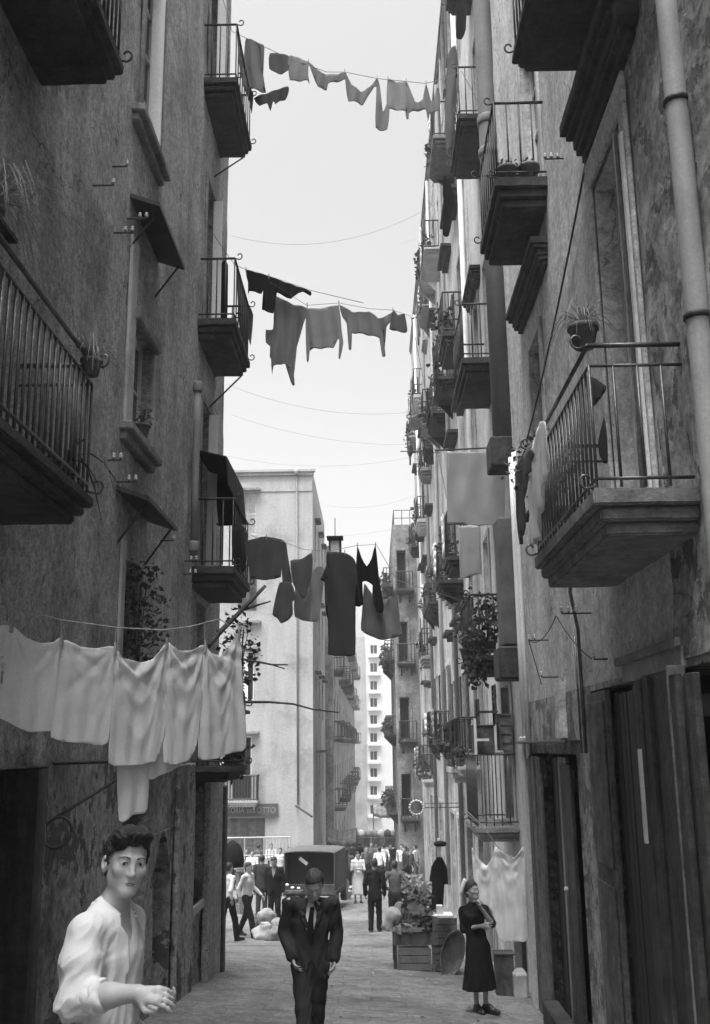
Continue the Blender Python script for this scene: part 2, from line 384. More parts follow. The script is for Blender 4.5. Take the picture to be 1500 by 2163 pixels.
def balcony(fc, pr, u0, u1, z, depth, h, nf, ns, slab_m, iron=None, each=True, th=.2, lower=True, r=.011, label=None, scroll=True, dbl=False, brackets=True):
    iron = iron or IRON
    mb = MB()
    fc.box(mb, u0, u1, -.02, depth, z - th * .38, z); fc.box(mb, u0 + .05, u1 - .05, -.02, depth - .05, z - th * .7, z - th * .38 - .001)
    fc.box(mb, u0 + .10, u1 - .10, -.02, depth - .10, z - th, z - th * .7 - .001)
    b = mb.build('balcony', slab_m, pr, bevel=.014, seg=2, rough=.007 if each else 0)
    if label: b['label'] = label
    a0, a1, dd = u0 + .05, u1 - .05, depth - .04
    def rail(zz, rr):
        k = MB(); k.tube([fc.w(a0, 0, zz), fc.w(a0, dd, zz)], rr, 6); k.tube([fc.w(a0, dd, zz), fc.w(a1, dd, zz)], rr, 6)
        k.tube([fc.w(a1, dd, zz), fc.w(a1, 0, zz)], rr, 6)
        return k
    pos = [fc.w(a0 + (a1 - a0) * i / nf, dd, 0) for i in range(nf + 1)]
    pos += [fc.w(a0, dd * i / (ns + 1), 0) for i in range(1, ns + 1)] + [fc.w(a1, dd * i / (ns + 1), 0) for i in range(1, ns + 1)]
    if each:
        rail(z + h, r * 1.7).build('handrail', iron, b, smooth=True)
        if lower: rail(z + .08, r * 1.2).build('bottom_rail', iron, b, smooth=True)
        if dbl: rail(z + h - .15, r * 1.1).build('middle_rail', iron, b, smooth=True)
        k = MB(); k.tube([(0, 0, .02), (0, 0, h - (.15 if dbl else 0))], r, 6); src = None
        for i, p in enumerate(pos):
            if src is None: src = k.build('baluster', iron, b, smooth=True); src.location = (p.x, p.y, z)
            else: inst(src, b, (p.x, p.y, z))
        if scroll:
            for a in (a0, a1):
                for zz in (z + h, z + .03):
                    k = MB(); pts = []
                    for i in range(11):
                        q = i / 10 * 4.4; rr = .06 - .035 * i / 10
                        pts.append(fc.w(a, dd + .07 + rr * math.sin(q) * .9, zz - .01 + .05 - rr * math.cos(q)))
                    k.tube([fc.w(a, dd, zz)] + pts, r * .9, 5); k.build('scroll', iron, b, smooth=True)
    else:
        k = rail(z + h, r * 1.6)
        if lower: k2 = rail(z + .06, r * 1.2); o = len(k.v); k.v += k2.v; k.f += [tuple(q + o for q in f) for f in k2.f]
        for p in pos: k.tube([(p.x, p.y, z), (p.x, p.y, z + h)], r, 4, cap=False)
        k.build('railing', iron, b)
    if brackets:
        for a in (u0 + .22, u1 - .22):
            k = MB(); p, q, s_ = fc.w(a, 0, z - th - .38), fc.w(a, depth * .7, z - th - .005), fc.w(a, 0, z - th - .005)
            t = Vector((0, .03, 0)) if fc.a == 'x' else Vector((.03, 0, 0))
            i0 = len(k.v); k.v += [tuple(x + t) for x in (p, q, s_)] + [tuple(x - t) for x in (p, q, s_)]
            k.f += [(0, 1, 2), (5, 4, 3), (0, 3, 4, 1), (1, 4, 5, 2), (2, 5, 3, 0)]; k.build('bracket', slab_m, b)
    return b
def planks(fc, pr, u0, u1, z0, z1, d, n, m, th=.04, jit=.02, gap=.010):
    """A door or shutter leaf as separate boards, sub-parts of the leaf frame."""
    fr = MB(); fc.box(fr, u0, u1, d - .05, d - .004, z0 + .1, z0 + .24)
    f = fr.build('door_leaf', m, pr); fr = MB(); fc.box(fr, u0, u1, d - .05, d - .004, z1 - .3, z1 - .16); fr.build('cross_bar', m, f)
    us = [u0 + (u1 - u0) * (i + (random.uniform(-.18, .18) if 0 < i < n else 0)) / n for i in range(n + 1)]
    for i in range(n):
        k = MB(); o = random.uniform(0, jit)
        fc.box(k, us[i] + gap / 2, us[i + 1] - gap / 2, d + o, d + o + th, z0 + random.uniform(0, .03), z1 - random.uniform(0, .04))
        k.build('plank', m, f, bevel=.006)
    return f
def insulator(fc, pr, u, z, d=.25, n=2):
    k = MB(); k.tube([fc.w(u, -.02, z), fc.w(u, d, z)], .009, 6)
    for i in range(n):
        c = fc.w(u, d - .07 * i, z); k.tube([c, c + Vector((0, 0, .03))], .006, 5)
    b = k.build('wire_bracket', IRON, pr, smooth=True)
    for i in range(n):
        c = fc.w(u, d - .07 * i, z + .015)
        q = MB(); q.lathe(c, [(.008, 0), (.019, .003), (.021, .02), (.012, .026), (.017, .033), (.015, .05), (.005, .056)], 10); q.build('insulator', PORC, b, smooth=True)
    return b

# ------------------------------------------------------------------ the near building on the left
WHITE_G = mat('fresh_white_gloss', .86, rough=.4, var=.05, bump=.05)
FL = Face('x', XL, 1)
LB = thing('apartment_building', 'dark stained apartment building along the left side, black-bottomed balconies and hooded windows', 'building', (XL, 8, ground(XL, 8)))
opsL = [(10.02, 10.92, 7.0, 9.7), (10.08, 11.02, 3.36, 4.62), (10.10, 10.95, .55, 1.92), (14.35, 15.25, 10.45, 13.1), (14.45, 15.3, 6.35, 9.0), (14.45, 15.3, 2.55, 5.2),
        (14.5, 15.2, .4, 2.1)]
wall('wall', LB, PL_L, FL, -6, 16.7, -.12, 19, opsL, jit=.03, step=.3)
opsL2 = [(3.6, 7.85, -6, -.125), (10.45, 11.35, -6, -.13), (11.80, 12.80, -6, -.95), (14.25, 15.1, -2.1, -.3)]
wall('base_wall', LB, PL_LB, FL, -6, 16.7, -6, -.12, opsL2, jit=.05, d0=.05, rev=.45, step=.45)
body(LB, PL_L, FL, -6, 16.7, -6, 19, rev=.5)
w_ = window(FL, LB, *opsL[0], kind='glass', nz=4, surround=STONE)
k = MB(); FL.box(k, 10.80, 10.86, -.10, .05, 7.05, 9.6); k.build('door_jamb', WHITE_G, w_)
window(FL, LB, *opsL[1], kind='glass', nz=2, fm=PAINT_W)
window(FL, LB, *opsL[2], kind='dark', fm=STONE)
for o in opsL[3:6]:
    w_ = window(FL, LB, *o, kind='shut', fm=WOOD_M, surround=STONE)
    k = MB(); FL.box(k, o[1] - .14, o[1] - .10, .0, .15, o[2], o[3]); k.build('door_jamb', WHITE_G, w_, bevel=.005)
window(FL, LB, *opsL[6], kind='dark', fm=WOOD_D)
# broad raised plaster surround of the middle window
k = MB(); FL.box(k, 9.80, 10.075, 0, .04, 3.30, 5.45); FL.box(k, 11.03, 11.12, 0, .04, 3.30, 4.7); k.build('window_surround', STONE_L, LB, bevel=.01)
k = MB(); FL.box(k, 10.02, 11.08, .0, .10, 4.55, 4.70); k.build('lintel', STONE, LB, bevel=.02)
k = MB(); FL.box(k, 9.92, 10.09, 0, .035, .5, 2.1); k.build('window_surround', STONE_L, LB, bevel=.01)
ledge('window_sill', FL, LB, STONE, 9.6, 11.05, 6.93, .15, .09)
ledge('window_sill', FL, LB, STONE, 9.65, 11.1, 3.27, .15, .09)
ledge('window_sill', FL, LB, STONE, 9.75, 11.1, .5, .15, .09)
for z in (5.74, 2.47):
    k = MB()
    a, b = 9.66, 11.15; th = .05; dpt = .34
    for (u0_, u1_) in ((a, b),):
        p = [FL.w(u0_, 0, z + .12), FL.w(u1_, 0, z + .12), FL.w(u1_, dpt, z), FL.w(u0_, dpt, z)]
        q = [x - Vector((0, 0, th)) for x in p]
        k.quad(*p); k.quad(*q[::-1])
        for i in range(4): k.quad(p[i], q[i], q[(i + 1) % 4], p[(i + 1) % 4])
    hd = k.build('window_hood', IRON, LB)
    for u in (a + .15, b - .1):
        k = MB(); k.tube([FL.w(u, dpt - .05, z - .04), FL.w(u, 0, z - .45)], .012, 6); k.build('hood_stay', IRON, hd, smooth=True)
balcony(FL, LB, 4.4, 7.0, 5.38, .62, 1.0, 22, 4, STONE_D, th=.24, brackets=False)
balcony(FL, LB, 4.0, 6.82, 1.74, .60, .98, 26, 4, STONE_D, th=.22, dbl=True, iron=IRON_L, brackets=False)
balcony(FL, LB, 13.85, 15.75, 10.43, .56, 1.0, 7, 3, STONE_D, th=.3, brackets=False)
balcony(FL, LB, 13.95, 15.75, 6.33, .58, 1.0, 7, 3, STONE_D, th=.3, brackets=False)
balcony(FL, LB, 13.95, 15.75, 2.52, .62, 1.0, 7, 3, STONE_D, th=.3, brackets=False)
balcony(FL, LB, 13.95, 15.70, -.26, .62, .9, 7, 3, STONE_D, th=.2, brackets=False)
for z0_, z1_ in ((10.12, 7.9), (6.02, 4.3)):
    k = MB(); k.tube([FL.w(15.6, .45, z0_), FL.w(15.0, .03, z0_ - .75)], .014, 6); k.build('iron_stay', IRON, LB, smooth=True)
# awning sheet over the third balcony
k = MB(); a = [FL.w(13.95, .02, 4.25), FL.w(15.7, .02, 4.25), FL.w(15.75, .48, 4.12), FL.w(13.9, .48, 4.12)]
b_ = [FL.w(13.95, .50, 3.72), FL.w(15.75, .54, 3.52)]
k.quad(*a); k.quad(a[3], a[2], b_[1], b_[0]); k.quad(a[2], a[1], FL.w(15.75, .1, 3.5), b_[1])
aw = k.build('balcony_awning', cloth_mat('awning_canvas', .06, .1), LB); md = aw.modifiers.new('thick', 'SOLIDIFY'); md.thickness = .012
# downpipe between balcony columns
k = MB(); k.tube([FL.w(13.55, .10, z) for z in (2.6, 3.5, 4.4, 5.1)], .05, 10); dp = k.build('drainpipe', PIPE, LB, smooth=True)
for z in (2.65, 5.0): k = MB(); k.lathe(FL.w(13.55, .10, z), [(.065, 0), (.07, .02), (.07, .12), (.06, .15)], 12); k.build('pipe_collar', PIPE, dp, smooth=True)
for (px, py, dd) in ((245, 352, .16), (205, 392, .2), (248, 492, .2), (276, 462, .22), (255, 1018, .2), (350, 1142, .16), (235, 972, .14), (398, 1213, .16), (400, 1185, .16)):
    y, z = LW(px - 10, py); insulator(FL, LB, y, z, dd, 1 if px in (245, 205, 350) else 2)
# ground floor: black door on the left, board recess, arched doorway, low window
dr = MB(); FL.box(dr, 7.62, 7.84, -.28, .06, -3.2, -.14); FL.box(dr, 3.7, 7.62, -.28, -.2, -3.2, -.14)
door = dr.build('shop_door', WOOD_D, LB)
for i in range(4):
    for (za, zb) in ((-.85, -.3), (-1.6, -.95), (-2.4, -1.7)):
        k = MB(); FL.box(k, 4.0 + i * .9, 4.7 + i * .9, -.198, -.17, za, zb); k.build('door_panel', WOOD_D, door, bevel=.01)
planks(FL, LB, 10.47, 11.33, -3.2, -.16, -.2, 5, WOOD_D)
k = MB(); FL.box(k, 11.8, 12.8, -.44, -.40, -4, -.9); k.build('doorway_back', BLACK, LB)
k = MB(); n = 10
for i in range(n):      # pointed head of the doorway
    for sgn in (-1, 1):
        t0, t1 = i / n, (i + 1) / n
        u0_, u1_ = 12.3 + sgn * .5 * (1 - t0), 12.3 + sgn * .5 * (1 - t1)
        za, zb = -.95 - .55 * (1 - math.sin(t0 * math.pi / 2)), -.95 - .55 * (1 - math.sin(t1 * math.pi / 2))
        e = 12.3 + sgn * .5
        k.quad(FL.w(u0_, .05, za), FL.w(u1_, .05, zb), FL.w(u1_, .05, -.94), FL.w(u0_, .05, -.94))
        k.quad(FL.w(u0_, .05, za), FL.w(u1_, .05, zb), FL.w(u1_, -.35, zb), FL.w(u0_, -.35, za))
k.build('arch_head', PL_LB, LB)
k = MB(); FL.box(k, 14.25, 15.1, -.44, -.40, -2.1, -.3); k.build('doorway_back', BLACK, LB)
k = MB(); FL.box(k, 14.2, 15.15, -.2, .10, -2.22, -2.1); k.build('window_sill', STONE_L, LB, bevel=.01)
k = MB(); FL.box(k, 12.95, 14.1, .05, .12, -5, -.2); k.build('pilaster', PL_LB, LB, bevel=.02)
k = MB(); FL.box(k, 15.2, 16.45, .05, .15, -5, -.4); k.build('pilaster', PL_L, LB, bevel=.02)
k = MB(); FL.box(k, 16.5, 16.78, -.2, .18, -5, -.6); k.build('corner_post', WOOD_D, LB, bevel=.02)
# iron clothes bracket and ring on the left wall
yA, zA = LW(97, 1612)
k = MB(); a = FL.w(yA, .06, zA); b_ = a + Vector((.55, .9, 0)); k.tube([a, b_], .016, 7)
c = FL.w(yA + .1, .06, zA - .42); k.tube([c, a.lerp(b_, .98)], .014, 7); k.build('iron_bracket', IRON, LB, smooth=True)
k = MB(); c = FL.w(7.95, .12, -.62); k.tube([c + Vector((.11 * math.cos(t), .11 * math.sin(t) * .5, .11 * math.sin(t))) for t in np.linspace(0, 6.28, 18)], .012, 6); k.build('iron_ring', IRON, LB, smooth=True)

# ------------------------------------------------------------------ the near building on the right
FR = Face('x', XR, -1)
RB = thing('apartment_building', 'grey flaking building along the right side with large railed balcony and dark street doors', 'building', (XR, 7, ground(XR, 7)))
opsR = [(7.45, 8.56, 1.68, 5.1), (11.78, 12.58, 3.3, 5.12), (11.0, 12.1, 6.66, 9.3), (7.3, 8.5, 6.75, 9.6)]
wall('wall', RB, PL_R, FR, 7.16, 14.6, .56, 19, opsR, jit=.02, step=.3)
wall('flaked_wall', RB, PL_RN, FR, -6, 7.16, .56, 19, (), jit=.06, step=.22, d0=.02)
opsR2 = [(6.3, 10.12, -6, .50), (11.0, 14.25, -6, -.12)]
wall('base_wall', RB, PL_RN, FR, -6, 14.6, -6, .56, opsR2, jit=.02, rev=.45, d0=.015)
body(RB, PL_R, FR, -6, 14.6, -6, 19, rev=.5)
w1 = window(FR, RB, *opsR[0], kind='panel', fm=mat('grey_painted_door', .58, rough=.6, var=.2, scale=3, streak=.3, stain=.3, bump=.2), surround=None, d=-.2)
k = MB(); FR.box(k, 7.26, 7.44, .02, .06, 1.66, 5.15); FR.box(k, 8.57, 8.74, .02, .06, 1.66, 5.15); FR.box(k, 7.26, 8.74, .02, .06, 5.151, 5.45); k.build('surround', PL_R, w1, bevel=.01)
k = MB(); FR.box(k, 7.40, 7.45, -.14, -.04, 1.7, 5.05); k.build('door_edge', PAINT_W, w1); k = MB(); FR.box(k, 7.46, 7.50, -.19, .10, 1.7, 5.0); k.build('door_edge', IRON_L, w1)
k = MB(); FR.box(k, 7.3, 7.36, .065, .09, 1.7, 4.9); k.build('surround_trim', PAINT_W, w1)
window(FR, RB, *opsR[1], kind='dark', fm=WOOD_M, surround=PL_B)
window(FR, RB, *opsR[2], kind='glass', nz=4, fm=PAINT_W, surround=PL_B)
window(FR, RB, *opsR[3], kind='shut', fm=WOOD_M, surround=PL_B)
ST = ((.06, .03), (.05, .05), (.08, .02), (.05, .05), (.09, .03))
cornice(FR, RB, STONE_D, 6.95, 8.72, 5.52, ((.10, .02), (.07, .05), (.12, .02), (.07, .06), (.12, .05)))
cornice(FR, RB, STONE_D, 11.05, 13.05, 5.60, ST)
k = MB(); FR.box(k, 6.72, 6.92, -.02, .30, 5.75, 6.35); FR.box(k, 6.75, 6.89, -.02, .20, 5.55, 5.749); k.build('cornice_console', STONE_D, RB, bevel=.02)
balcony(FR, RB, 6.0, 8.72, 6.72, .70, 1.0, 16, 5, STONE_D, th=.26, brackets=False)
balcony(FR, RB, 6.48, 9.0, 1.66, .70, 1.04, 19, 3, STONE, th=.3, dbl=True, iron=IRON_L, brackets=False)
balcony(FR, RB, 10.72, 12.42, 6.62, .64, 1.03, 8, 3, STONE_D, th=.36, iron=IRON, brackets=False)
# big downpipe near the camera, thin twin pipes, and the long cable
k = MB(); k.tube([FR.w(5.9, .10, z) for z in (-1.5, 1, 3.9, 8, 13)], .075, 12); dp = k.build('drainpipe', PIPE_L, RB, smooth=True)
for z in (4.15, 2.6, 5.6): k = MB(); k.lathe(FR.w(5.9, .10, z), [(.078, 0), (.09, .01), (.09, .035), (.078, .045)], 14); k.build('pipe_collar', IRON, dp, smooth=True)
for y, d in ((14.45, .06), (14.12, .06)):
    k = MB(); k.tube([FR.w(y, d, z) for z in (-.2, 1.5, 3, 4.2)] + ([FR.w(y - 3.0, .45, 4.9)] if False else []), .036, 8); k.build('thin_pipe', WHITE_G, RB, smooth=True)
k = MB(); k.tube(sag(FR.w(8.6, .05, 5.5), FR.w(13.0, .05, 4.0), .12), .012, 5); k.tube([FR.w(8.6, .05, 5.5), FR.w(7.6, .05, 8.0)], .012, 5); k.build('wall_cable', WIRE, RB)
k = MB(); k.tube([FR.w(10.4, .05, z) for z in (-.1, .5, 1.15)] + [FR.w(9.7, .25, 1.45), FR.w(8.6, .4, 1.62)], .02, 6); k.tube([FR.w(10.6, .05, z) for z in (-.1, .5, 1.1)], .012, 6); k.build('service_pipe', IRON_L, RB, smooth=True)
for (px, py, dd, n) in ((1230, 1295, .3, 3), (1140, 1352, .25, 2), (1262, 1392, .12, 1), (1170, 335, .2, 3), (1160, 1430, .2, 1)):
    y, z = RW(px + 20, py); insulator(FR, RB, y, z, dd, n)
a = RW(1225, 1300); b_ = RW(1268, 1392); c = RW(1150, 1352)
k = MB(); k.tube(sag(FR.w(a[0], .25, a[1]), FR.w(b_[0], .08, b_[1]), .05), .006, 5); k.tube(sag(FR.w(a[0], .25, a[1]), FR.w(c[0], .2, c[1]), .12), .006, 5); k.tube([FR.w(c[0], .2, c[1]), FR.w(c[0] + .1, .05, c[1] - .55)], .006, 5); k.build('wall_cable', WIRE, RB)
# concave vent chute in the wall
k = MB(); y0, z1_ = RW(1192, 1440); y1, z0_ = RW(1170, 1560)
pts = [(y0 - .12, .0), (y0 - .05, .10), (y0 + .05, .13), (y0 + .18, .10), (y0 + .26, .0)]
for i in range(4):
    (ua, da), (ub, db) = pts[i], pts[i + 1]
    k.quad(FR.w(ua, da, z0_), FR.w(ub, db, z0_), FR.w(ub, db * .8, z1_), FR.w(ua, da * .8, z1_))
k.quad(*[FR.w(u, d, z0_) for u, d in pts]); k.quad(*[FR.w(u, d * .8, z1_) for u, d in pts][::-1]); k.build('vent_chute', PL_R, RB, smooth=False)
# street doors
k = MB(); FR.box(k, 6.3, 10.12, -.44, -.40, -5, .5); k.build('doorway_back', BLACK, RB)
k = MB(); FR.box(k, 7.0, 8.7, .0, .05, .50, .66); k.build('lintel', STONE_L, RB, bevel=.015)
k = MB(); FR.box(k, 6.95, 8.75, .052, .10, .64, .71); k.build('lintel_moulding', STONE, RB, bevel=.01)
k = MB(); FR.box(k, 9.30, 10.1, .02, .07, -4, .47); lf = k.build('door_leaf', WOOD_M, RB, bevel=.008)
k = MB(); FR.box(k, 9.36, 10.04, .072, .09, -1.1, .38); k.build('door_panel', WOOD_M, lf, bevel=.008)
k = MB(); FR.box(k, 9.36, 10.04, .072, .09, -3.3, -1.25); k.build('door_panel', WOOD_M, lf, bevel=.008)
planks(FR, RB, 8.16, 9.28, -4, .46, -.05, 7, mat('shade_black_boards', .03, rough=.6, var=.3, scale=6, streak=.6, bump=.4), jit=.012)  # panel in shadow: the shade is put into the black of these boards
planks(FR, RB, 7.05, 8.1, -4, .50, .03, 5, WOOD_D, th=.05, jit=.05)
lf = planks(FR, RB, 6.45, 6.98, -4, .46, .06, 3, WOOD_D, th=.05, jit=.05)
k = MB(); FR.box(k, 6.99, 7.04, .03, .16, -4, .52); k.build('door_post', STONE, RB, bevel=.01)
k = MB(); FR.box(k, 7.98, 8.02, .11, .14, -.75, -.05); k.build('door_batten', PAINT_W, RB)
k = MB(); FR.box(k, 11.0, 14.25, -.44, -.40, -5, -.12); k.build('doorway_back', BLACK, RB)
planks(FR, RB, 13.2, 14.22, -3.5, -.14, .03, 6, WOOD_M, jit=.03)
planks(FR, RB, 12.1, 12.62, -3.5, -.15, -.1, 2, WOOD_L, jit=.01)
planks(FR, RB, 12.64, 13.18, -3.5, -.15, -.12, 3, mat('shade_black_boards', .03), jit=.012)  # fills the dark gap between the leaves; its shade is the boards' black
planks(FR, RB, 11.35, 12.08, -3.5, -.22, -.02, 3, WOOD_D, jit=.03)
k = MB(); FR.box(k, 10.7, 14.5, .02, .14, .0, .03); k.tube([FR.w(10.6, .2, .02), FR.w(14.4, .2, .02)], .016, 6); k.build('awning_bar', IRON, RB)
k = MB(); k.lathe(FR.w(11.9, .03, -1.6), [(.01, 0), (.035, .01), (.03, .04), (.01, .05)], 10, Matrix.Rotation(math.radians(-90), 3, 'Y')); k.build('door_knob', PORC, RB, smooth=True)
k = MB(); FR.box(k, 10.2, 13.0, 0.02, .22, -5, ground(2.1, 11.6) + .12); k.build('door_step', STONE_D, RB, bevel=.02)
k = MB(); FR.box(k, 14.3, 14.75, 0.02, .10, -5, .1); k.build('pilaster', PL_B, RB, bevel=.02)

# ------------------------------------------------------------------ the next buildings on the right
FB = Face('x', XB, -1)
BB = thing('apartment_building', 'pale plastered building with thick grey flue pipe, next to the flaking right building', 'building', (XB, 17, ground(XB, 17)))
opsB = []
for z in (-1.25, 1.42, 6.42, 11.25, 15.2): opsB.append((16.7, 17.7, z + .03, z + 2.5 if z > -1 else z + 2.2))
opsB += [(16.2, 17.6, -6, -1.9), (18.7, 19.5, 2.2, 3.9), (18.7, 19.5, 7.2, 8.9)]
wall('wall', BB, PL_B, FB, 14.62, 20.0, -7, 19.6, opsB, jit=.02)
body(BB, PL_B, FB, 14.62, 20, -7, 19.6)
for i, o in enumerate(opsB):
    window(FB, BB, *o, kind=('dark', 'shut', 'glass', 'shut', 'glass', 'dark', 'shut', 'glass')[i], fm=(PAINT_W, WOOD_M)[i % 2], surround=PL_W if i != 5 else None)
balcony(FB, BB, 16.35, 18.1, 15.2, .5, 1.0, 7, 3, STONE_D, th=.32, brackets=False)
balcony(FB, BB, 16.1, 17.9, 11.25, .55, 1.0, 7, 3, STONE_D, th=.32, brackets=False)
balcony(FB, BB, 16.0, 17.9, 6.45, .66, 1.0, 7, 3, STONE_D, th=.32, brackets=False)
balcony(FB, BB, 16.4, 18.3, 1.42, .66, 1.0, 8, 4, STONE_D, th=.25, brackets=False)
balcony(FB, BB, 16.4, 18.2, -1.28, .68, 1.12, 8, 4, STONE, th=.22, iron=IRON_L, brackets=False)
cornice(FB, BB, STONE_D, 18.3, 19.8, 8.95, ST); cornice(FB, BB, STONE_D, 16.3, 18.0, 4.1, ST)
k = MB(); k.tube([FB.w(14.98, .16, z) for z in (4.6, 9, 14, 19)], .165, 14); fl = k.build('flue_pipe', PIPE, BB, smooth=True)
for z in (9.6, 10.2, 14.5): k = MB(); k.lathe(FB.w(14.98, .16, z), [(.17, 0), (.19, .03), (.19, .14), (.17, .17)], 16); k.build('pipe_collar', PIPE, fl, smooth=True)
k = MB(); FB.box(k, 14.7, 15.3, .02, .40, 4.15, 4.62); k.build('flue_box', STONE_D, BB, bevel=.02)
k = MB(); FB.box(k, 14.75, 15.25, .02, .34, 1.42, 3.35); k.build('pipe_casing', mat('dark_casing', .12, var=.3, scale=3, stain=.3, bump=.3), BB, bevel=.02)
k = MB(); FB.box(k, 14.68, 15.35, .02, .42, .92, 1.40); k.build('pipe_box', STONE_D, BB, bevel=.03)
k = MB(); FB.box(k, 16.2, 17.6, -.05, .06, -2.0, -1.85); k.build('lintel', STONE_L, BB, bevel=.01)

FC = Face('x', 2.25, -1)
CB = thing('apartment_building', 'long worn building down the right side, tiers of small balconies crowded with plants', 'building', (2.25, 33, ground(2.25, 33)))
opsC = []; cols = [21.8, 24.5, 27.2, 29.7, 32.2, 34.9, 37.6, 40.5, 43.4]; fl_z = [-.4, 4.0, 9.15, 14.1]
dz_ = {}
for i, c in enumerate(cols): dz_[c] = (0, .55, -.7)[i // 3] + random.uniform(-.12, .12)
for c in cols:
    for z in fl_z + [17.2]:
        opsC.append((c - .5, c + .5, z + dz_[c] + .03, z + dz_[c] + 2.2))
    opsC.append((c - .9, c + .6, -9, -1.9))
wall('wall', CB, PL_C, FC, 20.0, 47.5, -9, 19.3, opsC, step=1.5)
body(CB, PL_C, FC, 20.0, 47.5, -9, 19.3)
for i, o in enumerate(opsC):
    window(FC, CB, *o, kind=random.choice(['dark', 'shut', 'shut', 'glass']) if o[2] > -5 else 'dark', nz=2, fm=random.choice([PAINT_W, WOOD_M, WOOD_D]), surround=random.choice([PL_W, PL_B, None]))
cornice(FC, CB, STONE, 20.1, 47.4, 19.31, ((.15, .02), (.12, .04)))
CBAL = []; CTIER = {}
for c in cols:
    for zi, z in enumerate(fl_z):
        w_ = random.uniform(.6, 1.0); dp_ = (.6 if c < 30 else .46) * random.uniform(.75, 1.05); zz = z + dz_[c]
        if random.random() < .28 and (c, zi) not in ((27.2, 3), (27.2, 2)): ledge('window_sill', FC, CB, random.choice([STONE, STONE_D]), c - .6, c + .6, zz, .18, .1); continue
        balcony(FC, CB, c - w_, c + w_, zz, dp_, random.uniform(.85, 1.1), random.choice([6, 8, 9]), 3, random.choice([STONE, STONE_D, STONE_L]), each=False, th=random.choice([.2, .28, .36]), r=.013, brackets=random.random() < .4)
        CBAL.append((c, zz, w_, dp_)); CTIER[zz] = ('lowest', 'second', 'third', 'top')[zi]
    for z in (2.2, 6.9, 12.0):
        if random.random() < .6: ledge('window_hood', FC, CB, STONE_D, c - .7, c + .7, z + .9 + dz_[c], .28, .1)
for c in cols:          # folded-back shutters and small pipes between the balconies
    for z in fl_z + [17.2]:
        for g in (-1, 1):
            if random.random() < .6:
                k = MB(); FC.box(k, c + g * .52, c + g * .98, .02, .07, z + dz_[c] + .1, z + dz_[c] + 2.15); k.build('shutter', random.choice([WOOD_D, WOOD_M, WOOD_D, IRON]), CB)
for i, c in enumerate((20.35, 25.85, 31.0, 36.3, 42.0)):
    k = MB(); k.tube([FC.w(c, .08, -4), FC.w(c, .08, 19)], .06, 8); k.build('drainpipe', (PAINT_W, PIPE, PIPE_L, PIPE, PAINT_W)[i], CB, smooth=True)

DB = thing('apartment_building', 'low worn grey building jutting into the street on the right, roof railing on top', 'building', (1.1, 52, ground(1.1, 52)))
FDf, FDs = Face('y', 48.0, -1), Face('x', 1.12, -1)
opsD = [(1.3, 1.75, z, z + 1.9) for z in (-6.8, -3.2, .3, 3.9, 7.4)]
wall('wall', DB, PL_D, FDf, 1.12, 4.0, -9, 10.6, opsD, step=1.0, ends=False)
opsD2 = [(y, y + 1.0, z, z + 2.2) for y in (49.2, 52.5, 55.8) for z in (-6.5, -3.0, .6, 4.2, 7.8)]
wall('wall', DB, PL_D, FDs, 48.0, 59.5, -9, 10.6, opsD2, step=1.5, ends=False)
k = MB(); k.box(1.43, 6, 48.31, 59.5, -9, 10.59); k.build('rear_block', PL_D, DB)
for o in opsD: window(FDf, DB, *o, kind='dark', fm=WOOD_D, surround=PL_D)
for o in opsD2: window(FDs, DB, *o, kind='shut', fm=WOOD_M, surround=None)
DBAL = []
for y in (49.7, 53, 56.3):
    for z in (-3.1, .5, 4.1, 7.7): balcony(FDs, DB, y - .9, y + .9, z, .5, .9, 6, 2, STONE_D, each=False, th=.2, r=.015); DBAL.append((y, z))
for z in (-3.3, .2, 3.8, 7.3): balcony(FDf, DB, 1.2, 2.1, z, .45, .9, 5, 2, STONE_D, each=False, th=.2, r=.015)
k = MB()
for z in (10.95, 11.35): k.tube([(1.2, 48.1, z), (3, 48.1, z)], .02, 5); k.tube([(1.2, 48.1, z), (1.2, 59, z)], .02, 5)
for x in (1.2, 1.6, 2.0, 2.4): k.tube([(x, 48.1, 10.6), (x, 48.1, 11.35)], .018, 5)
k.build('roof_railing', IRON, DB)

# ------------------------------------------------------------------ the white corner building beyond the crossing
FWf, FWs = Face('y', 50.0, -1), Face('x', -2.93, 1)
WB = thing('apartment_building', 'white corner building beyond the crossing, tall shuttered windows and a lottery office below', 'building', (-6, 50, ground(-3, 50)))
def WX(px, py): p = P(px, py, 50.0); return p.x, p.z
def wrect(x0, y0, x1, y1):
    a, b = WX(x0, y1), WX(x1, y0); return (a[0], b[0], a[1], b[1])
opsW = [wrect(503, 1042, 543, 1132), wrect(503, 1192, 543, 1290), wrect(502, 1376, 537, 1480), wrect(490, 1555, 532, 1692), wrect(474, 1728, 560, 1850)]
wall('wall', WB, PL_W, FWf, -12, -2.93, -9, 14.0, opsW, step=1.2, ends=False)
opsW2 = [(y, y + 1.0, z, z + 2.0) for y in (52, 55.5, 59) for z in (-2.5, 1.5, 5.5, 9.6)]
wall('wall', WB, PL_W, FWs, 50.0, 63.0, -9, 14.0, opsW2, step=1.5, ends=False)
k = MB(); k.box(-14, -3.24, 50.31, 63, -9, 13.99); k.build('rear_block', PL_W, WB)
window(FWf, WB, *opsW[0], kind='shut', fm=PL_B); window(FWf, WB, *opsW[1], kind='shut', fm=WOOD_M)
window(FWf, WB, *opsW[2], kind='dark', fm=PAINT_W); window(FWf, WB, *opsW[3], kind='dark', fm=PAINT_W); window(FWf, WB, *opsW[4], kind='panel', fm=WOOD_M)
k = MB(); a = opsW[2]; uc = (a[0] + a[1]) / 2; FWf.box(k, uc - .12, uc + .1, -.12, .02, a[2], a[3]); k.build('shutter', PAINT_W, WB)
